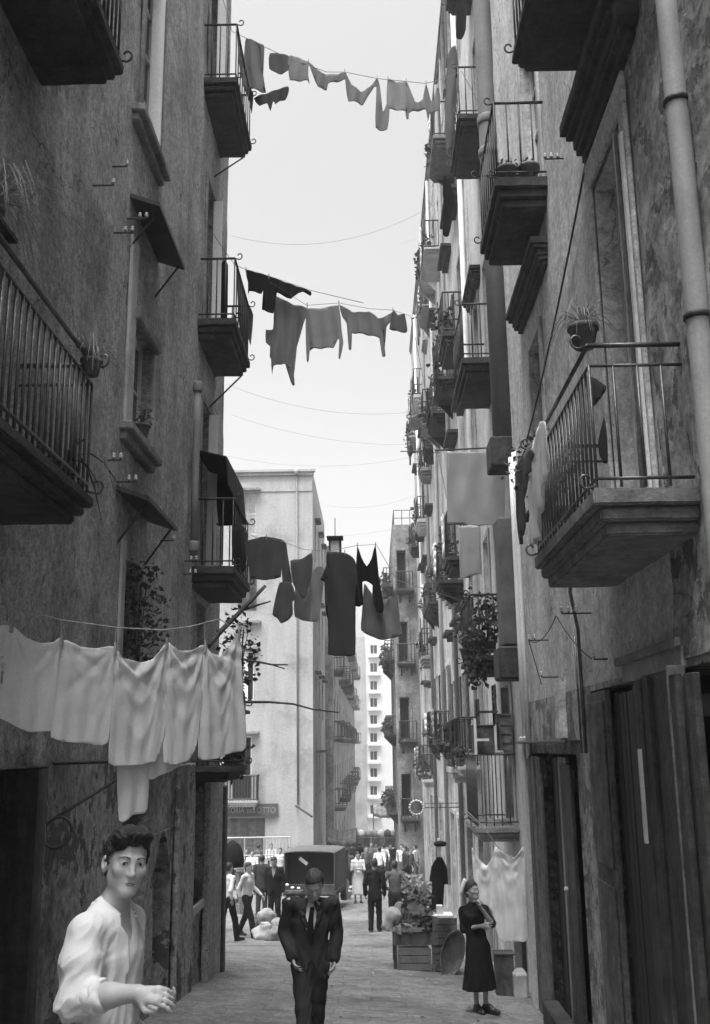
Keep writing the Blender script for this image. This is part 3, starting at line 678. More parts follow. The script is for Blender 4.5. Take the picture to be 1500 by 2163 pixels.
for o in opsW2: window(FWs, WB, *o, kind='shut', fm=WOOD_M, surround=None)
for (x0, x1, y) in ((495, 551, 1033), (495, 549, 1367), (490, 548, 1545), (500, 552, 1312)):
    a, b = WX(x0, y), WX(x1, y); ledge('window_hood', FWf, WB, STONE, a[0], b[0], a[1], .3, .14, under=False)
for o in opsW2: ledge('window_hood', FWs, WB, STONE_D, o[0] - .15, o[1] + .15, o[3] + .3, .3, .12, under=False)
cornice(FWf, WB, PL_W, -12, -2.93, 13.75, ((.15, .1), (.15, .1)))
k = MB(); FWf.box(k, -12, -2.95, 0, .05, 12.9, 13.4); k.build('attic_band', PL_W, WB)
a, b = WX(627, 996), WX(632, 1700); k = MB(); k.tube([(a[0], 49.9, a[1]), (b[0] - .05, 49.9, b[1])], .05, 8); dp = k.build('drainpipe', PIPE, WB, smooth=True)
k = MB(); k.lathe((a[0], 49.8, a[1]), [(.03, -.2), (.12, -.1), (.14, .05), (.05, .15)], 10); k.build('pipe_head', PORC, dp, smooth=True)
a = WX(470, 1690); b = WX(548, 1690); bz = a[1]
balcony(FWf, WB, a[0], b[0], bz, .8, 1.15, 12, 3, PL_W, iron=IRON, each=False, th=.3, r=.03)
k = MB(); a = WX(625, 1702); b = WX(662, 1722); k.tube([(a[0], 49.9, a[1]), (b[0], 49.0, b[1])], .05, 6); k.build('iron_bar', IRON, WB)
# shop sign
a, b = WX(466, 1725), WX(588, 1697)
k = MB(); FWf.box(k, a[0], b[0], .06, .16, a[1], b[1]); sg = k.build('shop_sign', mat('sign_board', .085, var=.15, scale=2, bump=.05), None)
tag(sg, 'dark shop sign lettered RICEVITORIA DEL LOTTO on the white corner building', 'sign')
def lettering(txt, loc, size, m, parent, rot=(math.pi / 2, 0, 0), sx=1.0, name='lettering'):
    cu = bpy.data.curves.new('txt', 'FONT'); cu.body = txt; cu.size = size; cu.extrude = .008; cu.align_x = 'RIGHT'
    o = bpy.data.objects.new('txt', cu); link(o); bpy.context.view_layer.update()
    me = bpy.data.meshes.new_from_object(o.evaluated_get(bpy.context.evaluated_depsgraph_get())); bpy.data.objects.remove(o)
    me.transform(Matrix.Translation(loc) @ Matrix.Rotation(rot[2], 4, 'Z') @ Matrix.Rotation(rot[0], 4, 'X') @ Matrix.Diagonal((sx, 1, 1, 1)))
    me.materials.clear(); me.materials.append(m); q = bpy.data.objects.new(name, me); link(q); return put(q, parent)
h_ = b[1] - a[1]
lettering('RICEVITORIA', (b[0] - 1.62, 49.83, a[1] + h_ * .30), h_ * .62, mat('sign_paint', .42, var=.1, bump=0), sg, sx=.78)
lettering('DEL', (b[0] - 1.18, 49.83, a[1] + h_ * .30), h_ * .40, mat('sign_paint', .42), sg, sx=.78)
lettering('LOTTO', (b[0] - .10, 49.83, a[1] + h_ * .28), h_ * .66, mat('sign_paint_dim', .27, var=.1, bump=0), sg, sx=.85)

# ------------------------------------------------------------------ far down the street
EB = thing('apartment_building', 'dark row of houses down the left side beyond the white building, deep balconies', 'building', (-2.55, 90, ground(-2.55, 90)))
FE, FEf = Face('x', -2.45, 1), Face('y', 63.05, -1)
opsE = [(y, y + 1.3, z, z + 2.4) for y in np.arange(65, 136, 5.0) for z in (-8.0, -3.6, .6, 4.8, 9.0)]
wall('wall', EB, PL_D, FE, 63.05, 138, -16, 12.6, opsE, step=0, ends=False)
wall('wall', EB, PL_D, FEf, -2.94, -2.45, -16, 12.6, (), step=0, ends=False)
k = MB(); k.box(-12, -2.76, 63.4, 138, -16, 12.59); k.build('rear_block', PL_D, EB)
for i, o in enumerate(opsE): window(FE, EB, *o, kind='dark' if i % 3 else 'shut', fm=random.choice([WOOD_D, PAINT_W, WOOD_M]))
for y in np.arange(65.6, 136, 5.0):
    for z in (-3.65, .55, 4.75, 8.95):
        if random.random() < .85: balcony(FE, EB, y - 1.1, y + 1.1, z, random.uniform(.6, .95), 1.0, 6, 2, random.choice([STONE, STONE_D]), each=False, th=.3, r=.02, brackets=False)
TB = thing('tower_block', 'bright white tower block closing the far end of the street, a column of square windows', 'building', (0, 150, ground(0, 150)))
FT = Face('y', 150.0, -1)
zT = P(790, 1338, 150).z
opsT = []
for py in (1362, 1400, 1438, 1474, 1510, 1548, 1586, 1622, 1660, 1700):
    a, b = P(782, py + 20, 150), P(797, py, 150); opsT.append((a.x, b.x, a.z, b.z))
wall('wall', TB, PL_F, FT, -1.0, 4.5, -20, zT, opsT, step=0, ends=False)
wall('wall', TB, PL_W, FT, -4.5, -1.0, -20, zT - .6, (), step=0, d0=.25, ends=False)
k = MB(); k.box(-6, 8, 150.31, 165, -20, zT - .6); k.build('rear_block', PL_F, TB)
for o in opsT: window(FT, TB, *o, kind='glass', nz=1, fm=PAINT_W); ledge('balcony_ledge', FT, TB, PL_F, o[0] - .3, o[1] + .5, o[2] - .15, .7, .35, under=False, bevel=0)

# ------------------------------------------------------------------ the air of the street
k = MB(); k.box(-30, 30, -15, 200, -40, 24); hz = k.build('haze', BLACK); tag(hz, kind='stuff')
hm = bpy.data.materials.new('haze_air'); hm.use_nodes = True; hn = hm.node_tree; hn.nodes.clear(); ho = hn.nodes.new('ShaderNodeOutputMaterial'); hv = hn.nodes.new('ShaderNodeVolumePrincipled')
hv.inputs['Color'].default_value = (.9, .9, .9, 1); hv.inputs['Density'].default_value = .0017; hv.inputs['Anisotropy'].default_value = .2
hn.links.new(hv.outputs[0], ho.inputs['Volume']); hz.data.materials.clear(); hz.data.materials.append(hm)
# ------------------------------------------------------------------ laundry
class Plane:
    """Upright plane through two plan points; sight lines are met on it, cloth is built in its own (u, z) coordinates."""
    def __init__(s, a, b):
        s.a = Vector((a[0], a[1], 0)); s.t = (Vector((b[0], b[1], 0)) - s.a).normalized(); s.n = Vector((s.t.y, -s.t.x, 0))
        if s.n.y > 0: s.n = -s.n
    def hit(s, px, py):
        v = Vector(ray(px, py).tolist()); k = s.a.dot(s.n) / v.dot(s.n); p = v * k
        return ((p - s.a).dot(s.t), p.z)
    def w(s, u, z, d=0.0): p = s.a + s.t * u + s.n * d; return Vector((p.x, p.y, z))
def pY(Y): return Plane((0, Y), (1, Y))
def _round(pts, n=3):
    r = []; m = len(pts)
    for i in range(m):
        p0, p1, p2, p3 = (Vector(pts[(i + k) % m]) for k in (-1, 0, 1, 2))
        for j in range(n):
            t = j / n; sharp = .55
            q = p1.lerp(p2, t); c = .5 * ((2 * p1) + (p2 - p0) * t + (2 * p0 - 5 * p1 + 4 * p2 - p3) * t * t + (3 * p1 - p0 - 3 * p2 + p3) * t ** 3)
            r.append(tuple(q.lerp(c, sharp)))
    return r
def cloth(name, label, cat, poly, pl, m, step=.06, amp=.025, lam=.22, pins=(), pamp=.03, group=None, d=0.0, seed=0, swag=0.0, parent=None, thick=.006, rnd=3):
    uv = [pl.hit(*p) for p in poly]
    if rnd: uv = _round(uv, rnd)
    pu = [pl.hit(*p) for p in pins]
    us = [u for u, _ in uv]; zs = [z for _, z in uv]; zt = max(zs)
    bm = bmesh.new(); vs = [bm.verts.new((u, 0, z)) for u, z in uv]
    f = bm.faces.new(vs); bmesh.ops.triangulate(bm, faces=[f], ngon_method='EAR_CLIP')
    u = min(us) + step * .5
    while u < max(us):
        bmesh.ops.bisect_plane(bm, geom=bm.verts[:] + bm.edges[:] + bm.faces[:], plane_co=(u, 0, 0), plane_no=(1, 0, 0)); u += step
    z = min(zs) + step * .5
    while z < zt:
        bmesh.ops.bisect_plane(bm, geom=bm.verts[:] + bm.edges[:] + bm.faces[:], plane_co=(0, 0, z), plane_no=(0, 0, 1)); z += step
    bmesh.ops.remove_doubles(bm, verts=bm.verts[:], dist=.0008)
    for v in bm.verts:
        a, b = v.co.x, v.co.z; h = zt - b
        dd = amp * math.sin(2 * math.pi * a / lam + seed + 1.3 * math.sin(3.1 * b + seed)) * min(1, .25 + h * 1.4)
        dd += .0020 * noise.noise(Vector((a * 15, b * 11, seed * 2.1))) + .0016 * noise.noise(Vector((a * 34, b * 30, seed)))
        dd += amp * .8 * noise.noise(Vector((a * 3.2, b * 2.2, seed * 3.7)))
        for (x, y) in pu:
            r = math.hypot(a - x, b - y) + 1e-4; th = math.atan2(a - x, y - b)
            dd += pamp * math.exp(-r / .40) * min(1, r / .12) * (math.cos(13 * th + seed) * .7 + math.cos(23 * th + 2 * seed) * .35 * min(1, r / .2))
        if swag and len(pu) > 1:
            for i in range(len(pu) - 1):
                (x0, z0), (x1, z1) = pu[i], pu[i + 1]
                if x0 <= a <= x1:
                    t = (a - x0) / max(1e-4, x1 - x0); zz = z0 + (z1 - z0) * t; q4 = max(.05, 4 * t * (1 - t))
                    sg = max(0.0, zz - b) / q4; env = q4 ** .8 * math.exp(-sg / .65) * min(1, sg / .08)
                    ph = sg * 2 * math.pi / (.115 + .10 * sg) + seed + 1.6 * noise.noise(Vector((a * 5, b * 3, seed * 1.3)))
                    dd += swag * env * ((1 - abs(math.sin(ph * .5))) * 1.3 - .5) * (1 + .5 * noise.noise(Vector((a * 3, b * 3, seed + 5.0))))
        v.co = pl.w(a, b, d + dd)
    me = bpy.data.meshes.new(name); bm.to_mesh(me); bm.free(); me.materials.append(m)
    me.polygons.foreach_set('use_smooth', [True] * len(me.polygons))
    o = bpy.data.objects.new(name, me); link(o); md = o.modifiers.new('thick', 'SOLIDIFY'); md.thickness = thick; md.offset = 0
    if parent is not None: return put(o, parent)
    return tag(o, label, cat, group)
def Z3(ox, oy, pts, k=3.0): return [(ox + x / k, oy + y / k) for x, y in pts]
def pegs(pl, pts, parent):
    for i, (px, py) in enumerate(pts):
        u, z = pl.hit(px, py); c = pl.w(u, z, .008)
        k = MB(); k.box(c.x - .007, c.x + .007, c.y - .02, c.y + .012, c.z - .055, c.z + .03); k.build('clothes_peg', WOOD_L, parent)
def line(name, label, pts, r=.006, m=None, cat='clothesline', group=None):
    k = MB(); k.tube(pts, r, 5); return tag(k.build(name, m or ROPE, smooth=True), label, cat, group)

GF, GT, GM, GR = 'white cloths on the front line', 'clothes on the highest line', 'clothes on the middle line', 'clothes on the low line across the street'
pf = Plane((-2.2, 6.15), (-1.0, 7.75))
fr = dict(cat='laundry', pl=pf, group=GF, step=.018, lam=.13, thick=.003)
cloth('hanging_cloth', 'bright white cloth at the left end of the front line, with a short sleeve-like flap', poly=[(-30, 1330), (24, 1320), (55, 1347), (88, 1358), (112, 1356), (129, 1348), (120, 1430), (112, 1537), (90, 1545), (60, 1546), (30, 1532), (0, 1517), (-14, 1508), (14, 1402), (-30, 1395)], m=C_WHITE, amp=0.004, pins=[(24, 1320), (129, 1348)], swag=0.004, pamp=0.006, seed=1, **fr)
cloth('hanging_cloth', 'smooth square off-white cloth, second on the front line beside the sleeved white cloth', poly=[(130, 1352), (170, 1366), (205, 1369), (243, 1366), (240, 1430), (228, 1569), (180, 1570), (108, 1558), (117, 1450)], m=C_WHITE2, amp=0.004, pins=[(130, 1352), (243, 1366)], swag=0.004, pamp=0.006, seed=2, **fr)
cloth('hanging_cloth', 'wide sagging grey-white cloth with swag folds, hung beside the smooth square cloth', poly=[(241, 1372), (262, 1390), (300, 1399), (325, 1391), (352, 1358), (351, 1450), (349, 1550), (330, 1608), (280, 1617), (229, 1612), (236, 1500)], m=C_WHITE2, amp=0.004, pins=[(241, 1372), (352, 1358)], swag=0.018, pamp=0.016, seed=3, **fr)
cloth('hanging_cloth', 'narrow creased grey-white cloth between the sagging cloth and the long end cloth', poly=[(353, 1358), (375, 1374), (405, 1374), (432, 1363), (430, 1450), (419, 1560), (400, 1606), (346, 1612), (350, 1480)], m=C_WHITE2, amp=0.004, pins=[(353, 1358), (432, 1363)], swag=0.015, pamp=0.014, seed=4, **fr)
cloth('hanging_cloth', 'long draped cloth rising to the branch pole at the right end of the front line', poly=[(433, 1363), (448, 1380), (466, 1384), (487, 1364), (504, 1336), (510, 1440), (519, 1578), (490, 1590), (455, 1603), (418, 1600), (425, 1500)], m=C_WHITE2, amp=0.005, pins=[(433, 1363), (504, 1336)], swag=0.016, pamp=0.018, seed=5, **fr)
cloth('hanging_cloth', 'pale narrow cloth ending in a point, hanging lowest under the front line', poly=[(258, 1560), (324, 1560), (323, 1709), (290, 1722), (263, 1734)], m=C_WHITE, amp=.008, d=-.05, seed=6, **fr)
cloth('hanging_cloth', 'pale slanting cloth corner showing under the creased cloths, beside the pointed one', poly=[(325, 1560), (395, 1570), (390, 1618), (355, 1636), (326, 1646)], m=C_WHITE, amp=.008, d=-.06, seed=7, **fr)
def pts_on(pl, pts): return [pl.w(*pl.hit(*p)) for p in pts]
fl = line('clothesline', 'slack cord above the front white cloths running to the balcony', pts_on(pf, [(-40, 1262), (40, 1287), (130, 1310), (245, 1326), (345, 1331), (400, 1324), (465, 1308)]), .005)
for a, b in (((15, 1282), (24, 1320)), ((245, 1326), (243, 1368)), ((345, 1331), (352, 1358)), ((465, 1308), (504, 1336)), ((128, 1310), (130, 1350)), ((432, 1316), (433, 1362))):
    k = MB(); k.tube(pts_on(pf, [a, b]), .004, 4); k.build('string', ROPE, fl)
pegs(pf, [(24, 1318), (130, 1348), (243, 1366), (352, 1356), (433, 1361), (504, 1336)], fl)
pbr = Plane((-1.55, 7.4), (-.85, 8.0))
k = MB(); a = pts_on(pbr, [(425, 1380), (470, 1330), (515, 1285), (560, 1238)]); k.tube(a, .024, 7, r1=.014)
k2 = pts_on(pbr, [(515, 1288), (545, 1278), (572, 1270)]); k.tube(k2, .012, 6, r1=.006)
tag(k.build('branch_pole', WOOD_D, smooth=True), 'dark forked branch slanting up as a prop at the right end of the front line', 'clothes pole')
for pts, lab in (([(508, 1392), (545, 1398), (575, 1404), (608, 1404)], 'thin dark stick with a forked tip poking out beside the long draped cloth'), ([(520, 1483), (570, 1483), (620, 1487), (660, 1498), (716, 1505)], 'long thin dark stick reaching out low in front of the white building')):
    q = pY(13.6); k = MB(); k.tube(pts_on(q, pts), .020, 6, r1=.010)
    if pts[0][0] == 508: k.tube(pts_on(q, [(572, 1403), (602, 1413)]), .012, 5, r1=.008)
    k.tube([q.w(*q.hit(*pts[0])), FL.w(14.3, .3, q.hit(*pts[0])[1] + .05)], .02, 5)
    tag(k.build('clothes_stick', WOOD_D, smooth=True), lab, 'clothes pole')
# top row
p1 = pY(15.6); T = lambda pts: Z3(480, 0, pts)
c1 = dict(cat='laundry', pl=p1, group=GT)
cloth('hanging_cloth', 'long dark grey cloth next to the top left balcony, first on the highest line', poly=T([(120, 240), (230, 285), (236, 330), (226, 540), (246, 590), (160, 562), (98, 540), (108, 340)]), m=C_GREY, seed=1, **c1)
cloth('hanging_shirt', 'dark cropped shirt on the highest line beside the long dark cloth', poly=T([(270, 335), (392, 355), (386, 450), (345, 468), (300, 458), (266, 430)]), m=cloth_mat('dark_cotton', .12, .2), seed=2, **c1)
cloth('hanging_cloth', 'ragged dark cloth hanging under the cropped shirt on the highest line', poly=T([(160, 575), (245, 545), (380, 503), (382, 550), (362, 597), (312, 590), (302, 620), (285, 600), (266, 655), (246, 605), (200, 630)]), m=cloth_mat('dark_cotton', .12, .2), seed=3, d=-.2, **c1)
cloth('hanging_shirt', 'light grey vest on the highest line, just after the dark cropped shirt', poly=T([(400, 350), (515, 393), (510, 450), (522, 530), (500, 505), (440, 515), (395, 500), (385, 400)]), m=C_MID, seed=4, **c1)
cloth('hanging_cloth', 'slanting grey cloth with a ragged hem stretched after the light grey vest', poly=T([(515, 390), (600, 463), (680, 472), (742, 458), (748, 505), (640, 530), (630, 570), (603, 560), (575, 555), (545, 480)]), m=C_GREY, seed=5, **c1)
cloth('hanging_cloth', 'grey cloth sagging deep like a bowl at the middle of the highest line', poly=T([(745, 450), (790, 535), (850, 577), (900, 555), (950, 492), (945, 548), (930, 550), (862, 668), (830, 650), (770, 642), (753, 560)]), m=C_GREY, seed=6, **c1)
cloth('hanging_trousers', 'grey trousers hanging by one leg, longest piece on the highest line', poly=T([(948, 495), (968, 545), (986, 705), (1014, 650), (1030, 680), (1015, 822), (940, 810), (945, 600)]), m=C_GREY, seed=7, amp=.015, **c1)
cloth('hanging_shirt', 'square light grey shirt on the highest line right after the trousers', poly=T([(1018, 495), (1075, 520), (1132, 518), (1152, 560), (1160, 640), (1130, 705), (1062, 692), (1030, 690), (1010, 650)]), m=C_MID, seed=8, **c1)
cloth('hanging_cloth', 'grey zigzag cloth pegged at three points at the right end of the highest line', poly=T([(1135, 510), (1190, 642), (1240, 632), (1260, 525), (1300, 655), (1332, 545), (1352, 620), (1342, 706), (1284, 716), (1272, 772), (1258, 702), (1200, 705), (1152, 716), (1150, 752), (1135, 747), (1130, 690)]), m=C_GREY, seed=9, **c1)
l1 = line('clothesline', 'highest clothesline spanning the street between the top balconies', [FL.w(14.6, .1, p1.hit(440, 55)[1])] + pts_on(p1, [(490, 66), (540, 90), (600, 118), (652, 138), (690, 152), (728, 152), (798, 166), (858, 172), (900, 176), (940, 166), (975, 150)]) + [FB.w(16.2, .1, 11.4)], .006)
pegs(p1, T([(515, 390), (745, 450), (950, 492), (1018, 495), (1135, 512), (1260, 525), (1332, 545)]), l1)
# middle row
p2 = pY(15.6); M_ = lambda pts: Z3(480, 500, pts); c2 = dict(cat='laundry', pl=p2, group=GM)
cloth('hanging_trousers', 'black garment slanting along the top of the middle line', poly=M_([(120, 208), (265, 250), (400, 300), (532, 345), (525, 372), (480, 352), (420, 362), (405, 398), (300, 352), (292, 482), (220, 462), (240, 330), (216, 362), (180, 350), (140, 345), (132, 365), (132, 290)]), m=C_BLACK, seed=1, rnd=2, **c2)
cloth('hanging_jacket', 'large grey jacket with dangling strips, biggest piece on the middle line', poly=M_([(305, 350), (410, 405), (507, 430), (472, 560), (422, 720), (412, 790), (424, 918), (404, 912), (400, 797), (322, 785), (290, 802), (280, 858), (276, 760), (264, 740), (266, 670), (240, 650), (240, 570), (285, 560), (290, 470)]), m=C_GREY, seed=2, d=-.15, amp=.03, rnd=2, **c2)
cloth('hanging_apron', 'grey apron with loose ties between the jacket and the stretched vest', poly=M_([(505, 440), (600, 436), (706, 420), (724, 580), (735, 660), (715, 762), (704, 750), (710, 640), (690, 640), (672, 687), (545, 695), (526, 650), (514, 770), (500, 765), (494, 540)]), m=C_MID, seed=3, d=-.1, rnd=2, **c2)
cloth('hanging_vest', 'wide stretched grey vest with two hanging straps on the middle line', poly=M_([(710, 420), (800, 470), (900, 465), (960, 507), (1000, 500), (1050, 465), (1030, 540), (990, 600), (1004, 742), (982, 747), (965, 635), (880, 615), (790, 605), (786, 712), (770, 707), (765, 560), (730, 500)]), m=C_GREY, seed=4, rnd=2, d=-.05, **c2)
cloth('hanging_cloth', 'small dark grey cloth, last and smallest on the middle line', poly=M_([(1050, 462), (1080, 495), (1125, 488), (1142, 592), (1130, 607), (1080, 600), (1028, 582)]), m=cloth_mat('dark_cotton', .12, .2), seed=5, rnd=2, **c2)
l2 = line('clothesline', 'middle clothesline running out from the railed balcony with the black garment', [FL.w(14.6, .1, p2.hit(433, 557)[1])] + pts_on(p2, [(495, 558), (520, 570), (568, 583), (655, 613), (768, 640)]), .006)
line('clothesline', 'thin cord carrying the grey apron and vest across to the right balconies', [p2.w(*p2.hit(570, 600), .1)] + pts_on(p2, [(648, 645), (716, 640), (780, 652), (830, 655), (868, 668)]) + [FC.w(21.8, .5, 5.4)], .004, WIRE)
pegs(p2, M_([(120, 208), (265, 248), (507, 432), (708, 420), (1050, 464)]), l2)
for poly, lab, sd in ((Z3(480, 500, [(60, 172), (92, 280), (125, 400), (166, 500), (150, 690), (132, 640), (126, 800), (100, 680), (76, 560), (62, 300)]), 'grey cloth draped over the corner of the railing at the black garment balcony', 1),
                      (Z3(480, 0, [(60, 168), (100, 330), (150, 560), (168, 600), (155, 720), (140, 640), (100, 540), (75, 400)]), 'grey cloth draped on the corner of the topmost left balcony', 2),
                      ([(492, 1062), (506, 1105), (522, 1122), (520, 1200), (500, 1215), (490, 1150)], 'dark cloth hung on the corner of the left balcony under the awning', 3)):
    cloth('draped_cloth', lab, 'laundry', poly, pY(15.75 + .02 * sd), cloth_mat('dusty_cotton', .15, .25), seed=sd, group='cloths draped on left balconies')
q = pY(15.4); cloth('hanging_towel', 'black strip of cloth over the railing beside the bright gap of the middle left balcony', 'laundry', [(468, 557), (482, 560), (480, 675), (463, 678)], q, C_BLACK)
# low row
p3 = pY(15.3); L_ = lambda pts: Z3(480, 1080, pts); c3 = dict(cat='laundry', pl=p3, group=GR)
cloth('hanging_shirt', 'dark grey long-sleeved shirt at the left of the low line across the street', poly=L_([(112, 195), (180, 172), (245, 160), (345, 178), (376, 210), (396, 370), (412, 452), (352, 456), (345, 300), (340, 415), (250, 436), (145, 420), (137, 292), (118, 285)]), m=cloth_mat('dark_cotton2', .10, .15), seed=1, rnd=2, **c3)
cloth('hanging_cloth', 'crumpled dark cloth hanging from the sleeve of the long-sleeved shirt', poly=L_([(335, 455), (410, 458), (436, 552), (415, 577), (418, 655), (390, 690), (345, 714), (320, 680), (288, 655), (305, 560)]), m=cloth_mat('dark_cotton', .12, .2), seed=2, d=.05, **c3)
cloth('hanging_cloth', 'dark three-cornered cloth between the long-sleeved shirt and the long dress', poly=L_([(400, 312), (470, 302), (538, 262), (541, 370), (530, 432), (490, 557), (440, 500), (412, 440)]), m=cloth_mat('dark_cotton', .12, .2), seed=3, **c3)
cloth('hanging_sheet', 'mid grey sheet behind the three-cornered cloth on the low line', poly=L_([(425, 470), (490, 550), (540, 345), (612, 338), (602, 480), (566, 686), (420, 656)]), m=C_MID, seed=4, d=-.25, **c3)
cloth('hanging_dress', 'long dark straight dress in the middle of the low line', poly=L_([(628, 258), (745, 262), (792, 288), (815, 325), (827, 468), (808, 472), (812, 700), (812, 908), (740, 916), (640, 908), (648, 740), (650, 605), (622, 612), (620, 450), (590, 432), (640, 320)]), m=cloth_mat('dress_wool', .055, .1), seed=5, rnd=2, amp=.02, lam=.35, **c3)
cloth('hanging_blouse', 'black blouse with two pointed shoulders on the low line', poly=L_([(825, 215), (850, 290), (885, 347), (915, 300), (940, 210), (960, 400), (992, 600), (985, 642), (945, 636), (920, 520), (922, 470), (880, 440), (850, 455), (862, 592), (815, 602), (805, 470), (822, 320)]), m=C_BLACK, seed=6, rnd=2, **c3)
cloth('hanging_sheet', 'grey sheet bellying under the black blouse at the right of the low line', poly=L_([(868, 445), (905, 492), (950, 540), (1010, 546), (1045, 515), (1072, 465), (1086, 640), (1112, 772), (1000, 806), (950, 800), (848, 745), (858, 600)]), m=C_GREY, seed=7, d=-.2, amp=.02, pins=L_([(868, 445), (1072, 465)]), swag=.03, **c3)
l3 = line('clothesline', 'low clothesline across the street carrying the dress and blouse', [FL.w(15.2, .6, p3.hit(515, 1125)[1])] + pts_on(p3, [(540, 1135), (600, 1145), (640, 1160), (690, 1165), (755, 1152), (795, 1150), (838, 1225)]) + [FB.w(17, .7, 2.4)], .005)
pegs(p3, L_([(628, 258), (745, 258), (825, 215), (940, 210), (538, 264), (250, 160)]), l3)
k = MB(); a = p3.w(*p3.hit(693, 1164), -.35); w_, h_ = .20, .26
lan = thing('wooden_lantern', 'small dark square lantern box with pale panes above the long dress', 'lantern', (a.x + .1, a.y, a.z))
for (x0, x1, z0, z1) in ((0, .03, 0, h_), (w_ - .03, w_, 0, h_), (.03, w_ - .03, 0, .03), (.03, w_ - .03, h_ - .03, h_)): k.box(a.x + x0, a.x + x1, a.y - .1, a.y + .1, a.z + z0, a.z + z1)
k.box(a.x - .03, a.x + w_ + .03, a.y - .13, a.y + .13, a.z + h_, a.z + h_ + .03); k.build('frame', IRON, lan)
k = MB(); k.box(a.x + .03, a.x + w_ - .03, a.y - .07, a.y + .07, a.z + .03, a.z + h_ - .03); k.build('pane', PAINT_W, lan)
k = MB(); k.tube([(a.x + .1, a.y, a.z + h_ + .03), (a.x + .1, a.y, a.z + h_ + .35)], .006, 4); k.build('hook', IRON, lan)
# the right side: sheets and garments
q16 = pY(16.1)
cloth('hanging_sheet', 'large flat grey sheet hung from a pole high on the right, above the plant balcony', 'laundry', [(944, 953), (1005, 956), (1069, 955), (1068, 1030), (1066, 1106), (1012, 1110), (945, 1104), (944, 1020)], pY(15.9), cloth_mat('flat_sheet', .46, .3), amp=.018, lam=.42, rnd=0, step=.05, seed=2)
k = MB(); z = pY(15.9).hit(1000, 950)[1]; k.tube([(1.1, 15.9, z), (2.27, 15.95, z + .05)], .014, 6); tag(k.build('clothes_pole', WOOD_D, smooth=True), 'pole holding the large flat grey sheet out from the right wall', 'clothes pole')
cloth('hanging_sheet', 'paler long sheet below the large flat sheet on the right wall', 'laundry', [(968, 1112), (1012, 1108), (1018, 1212), (972, 1222)], pY(16.6), cloth_mat('pale_sheet', .66, .3), amp=.02, lam=.16, rnd=0)
cloth('hanging_sheet', 'gauzy white sheets pegged in peaks behind the woman in black', 'laundry', [(997, 1790), (1010, 1812), (1028, 1829), (1038, 1815), (1046, 1788), (1064, 1802), (1086, 1812), (1098, 1798), (1108, 1790), (1110, 1900), (1117, 1984), (1085, 1989), (1055, 1985), (1040, 1925), (1012, 1900), (1000, 1850)], pY(15.75), cloth_mat('gauze', .95, .45), step=.03, amp=.026, lam=.15, pins=[(997, 1790), (1046, 1788), (1108, 1790)], swag=.04, pamp=.03)
line('clothesline', 'slack cord slanting from the barred balcony to the gauzy white sheets', pts_on(pY(15.75), [(985, 1712), (1015, 1740), (1060, 1800), (1090, 1812), (1112, 1788)]), .008)
for poly, lab, sd in (([(938, 370), (950, 385), (960, 420), (955, 465), (948, 497), (936, 495), (940, 440), (935, 410)], 'black stocking-like garment dangling at the right roofline', 1), ([(966, 0), (985, 0), (984, 62), (975, 82), (963, 80)], 'black cloth hung at the topmost right balcony', 2), ([(1048, 0), (1072, 0), (1072, 32), (1060, 28), (1050, 18)], 'ragged dark cloth beside the flue pipe at the top', 3), ([(945, 120), (962, 95), (970, 160), (962, 250), (945, 330), (940, 240)], 'narrow grey cloth hanging the length of the upper right balcony railing', 4)):
    cloth('hanging_cloth', lab, 'laundry', poly, pY(16.05 + .1 * sd), C_BLACK if sd != 4 else cloth_mat('dusty_cotton', .15, .25), seed=sd, group='dark garments on the upper right balconies')
pX = Plane((1.40, 6.0), (1.40, 10.0))
def px_on(pl, poly): return poly
cloth('draped_cloth', 'long white cloth hanging down the outside of the near right railing', 'laundry', [(1128, 930), (1140, 895), (1150, 892), (1155, 960), (1150, 1040), (1142, 1100), (1138, 1140), (1122, 1150), (1118, 1060)], Plane((1.42, 6.0), (1.46, 10.0)), C_WHITE2, step=.07, amp=.025, lam=.25)
cloth('draped_cloth', 'dark shawl hung at the far end of the near right railing', 'laundry', [(1090, 985), (1118, 945), (1128, 960), (1112, 1030), (1106, 1130), (1098, 1150), (1094, 1060)], Plane((1.42, 7.0), (1.46, 12.0)), cloth_mat('dusty_cotton', .15, .25), step=.08, amp=.02, lam=.25)
qb = Plane((1.62, 7.1), (2.1, 7.0))
cloth('hanging_cloth', 'dark cloth folded over a string inside the near right balcony', 'laundry', [(1248, 795), (1280, 815), (1278, 828), (1252, 862), (1246, 840)], qb, C_DARK); cloth('hanging_sock', 'single dark sock hanging inside the near right balcony', 'laundry', [(1276, 880), (1283, 925), (1284, 975), (1276, 978), (1266, 960), (1264, 930)], qb, C_DARK)
WIRE_P = mat('weathered_cable', .25, rough=.7, var=.2, bump=0)
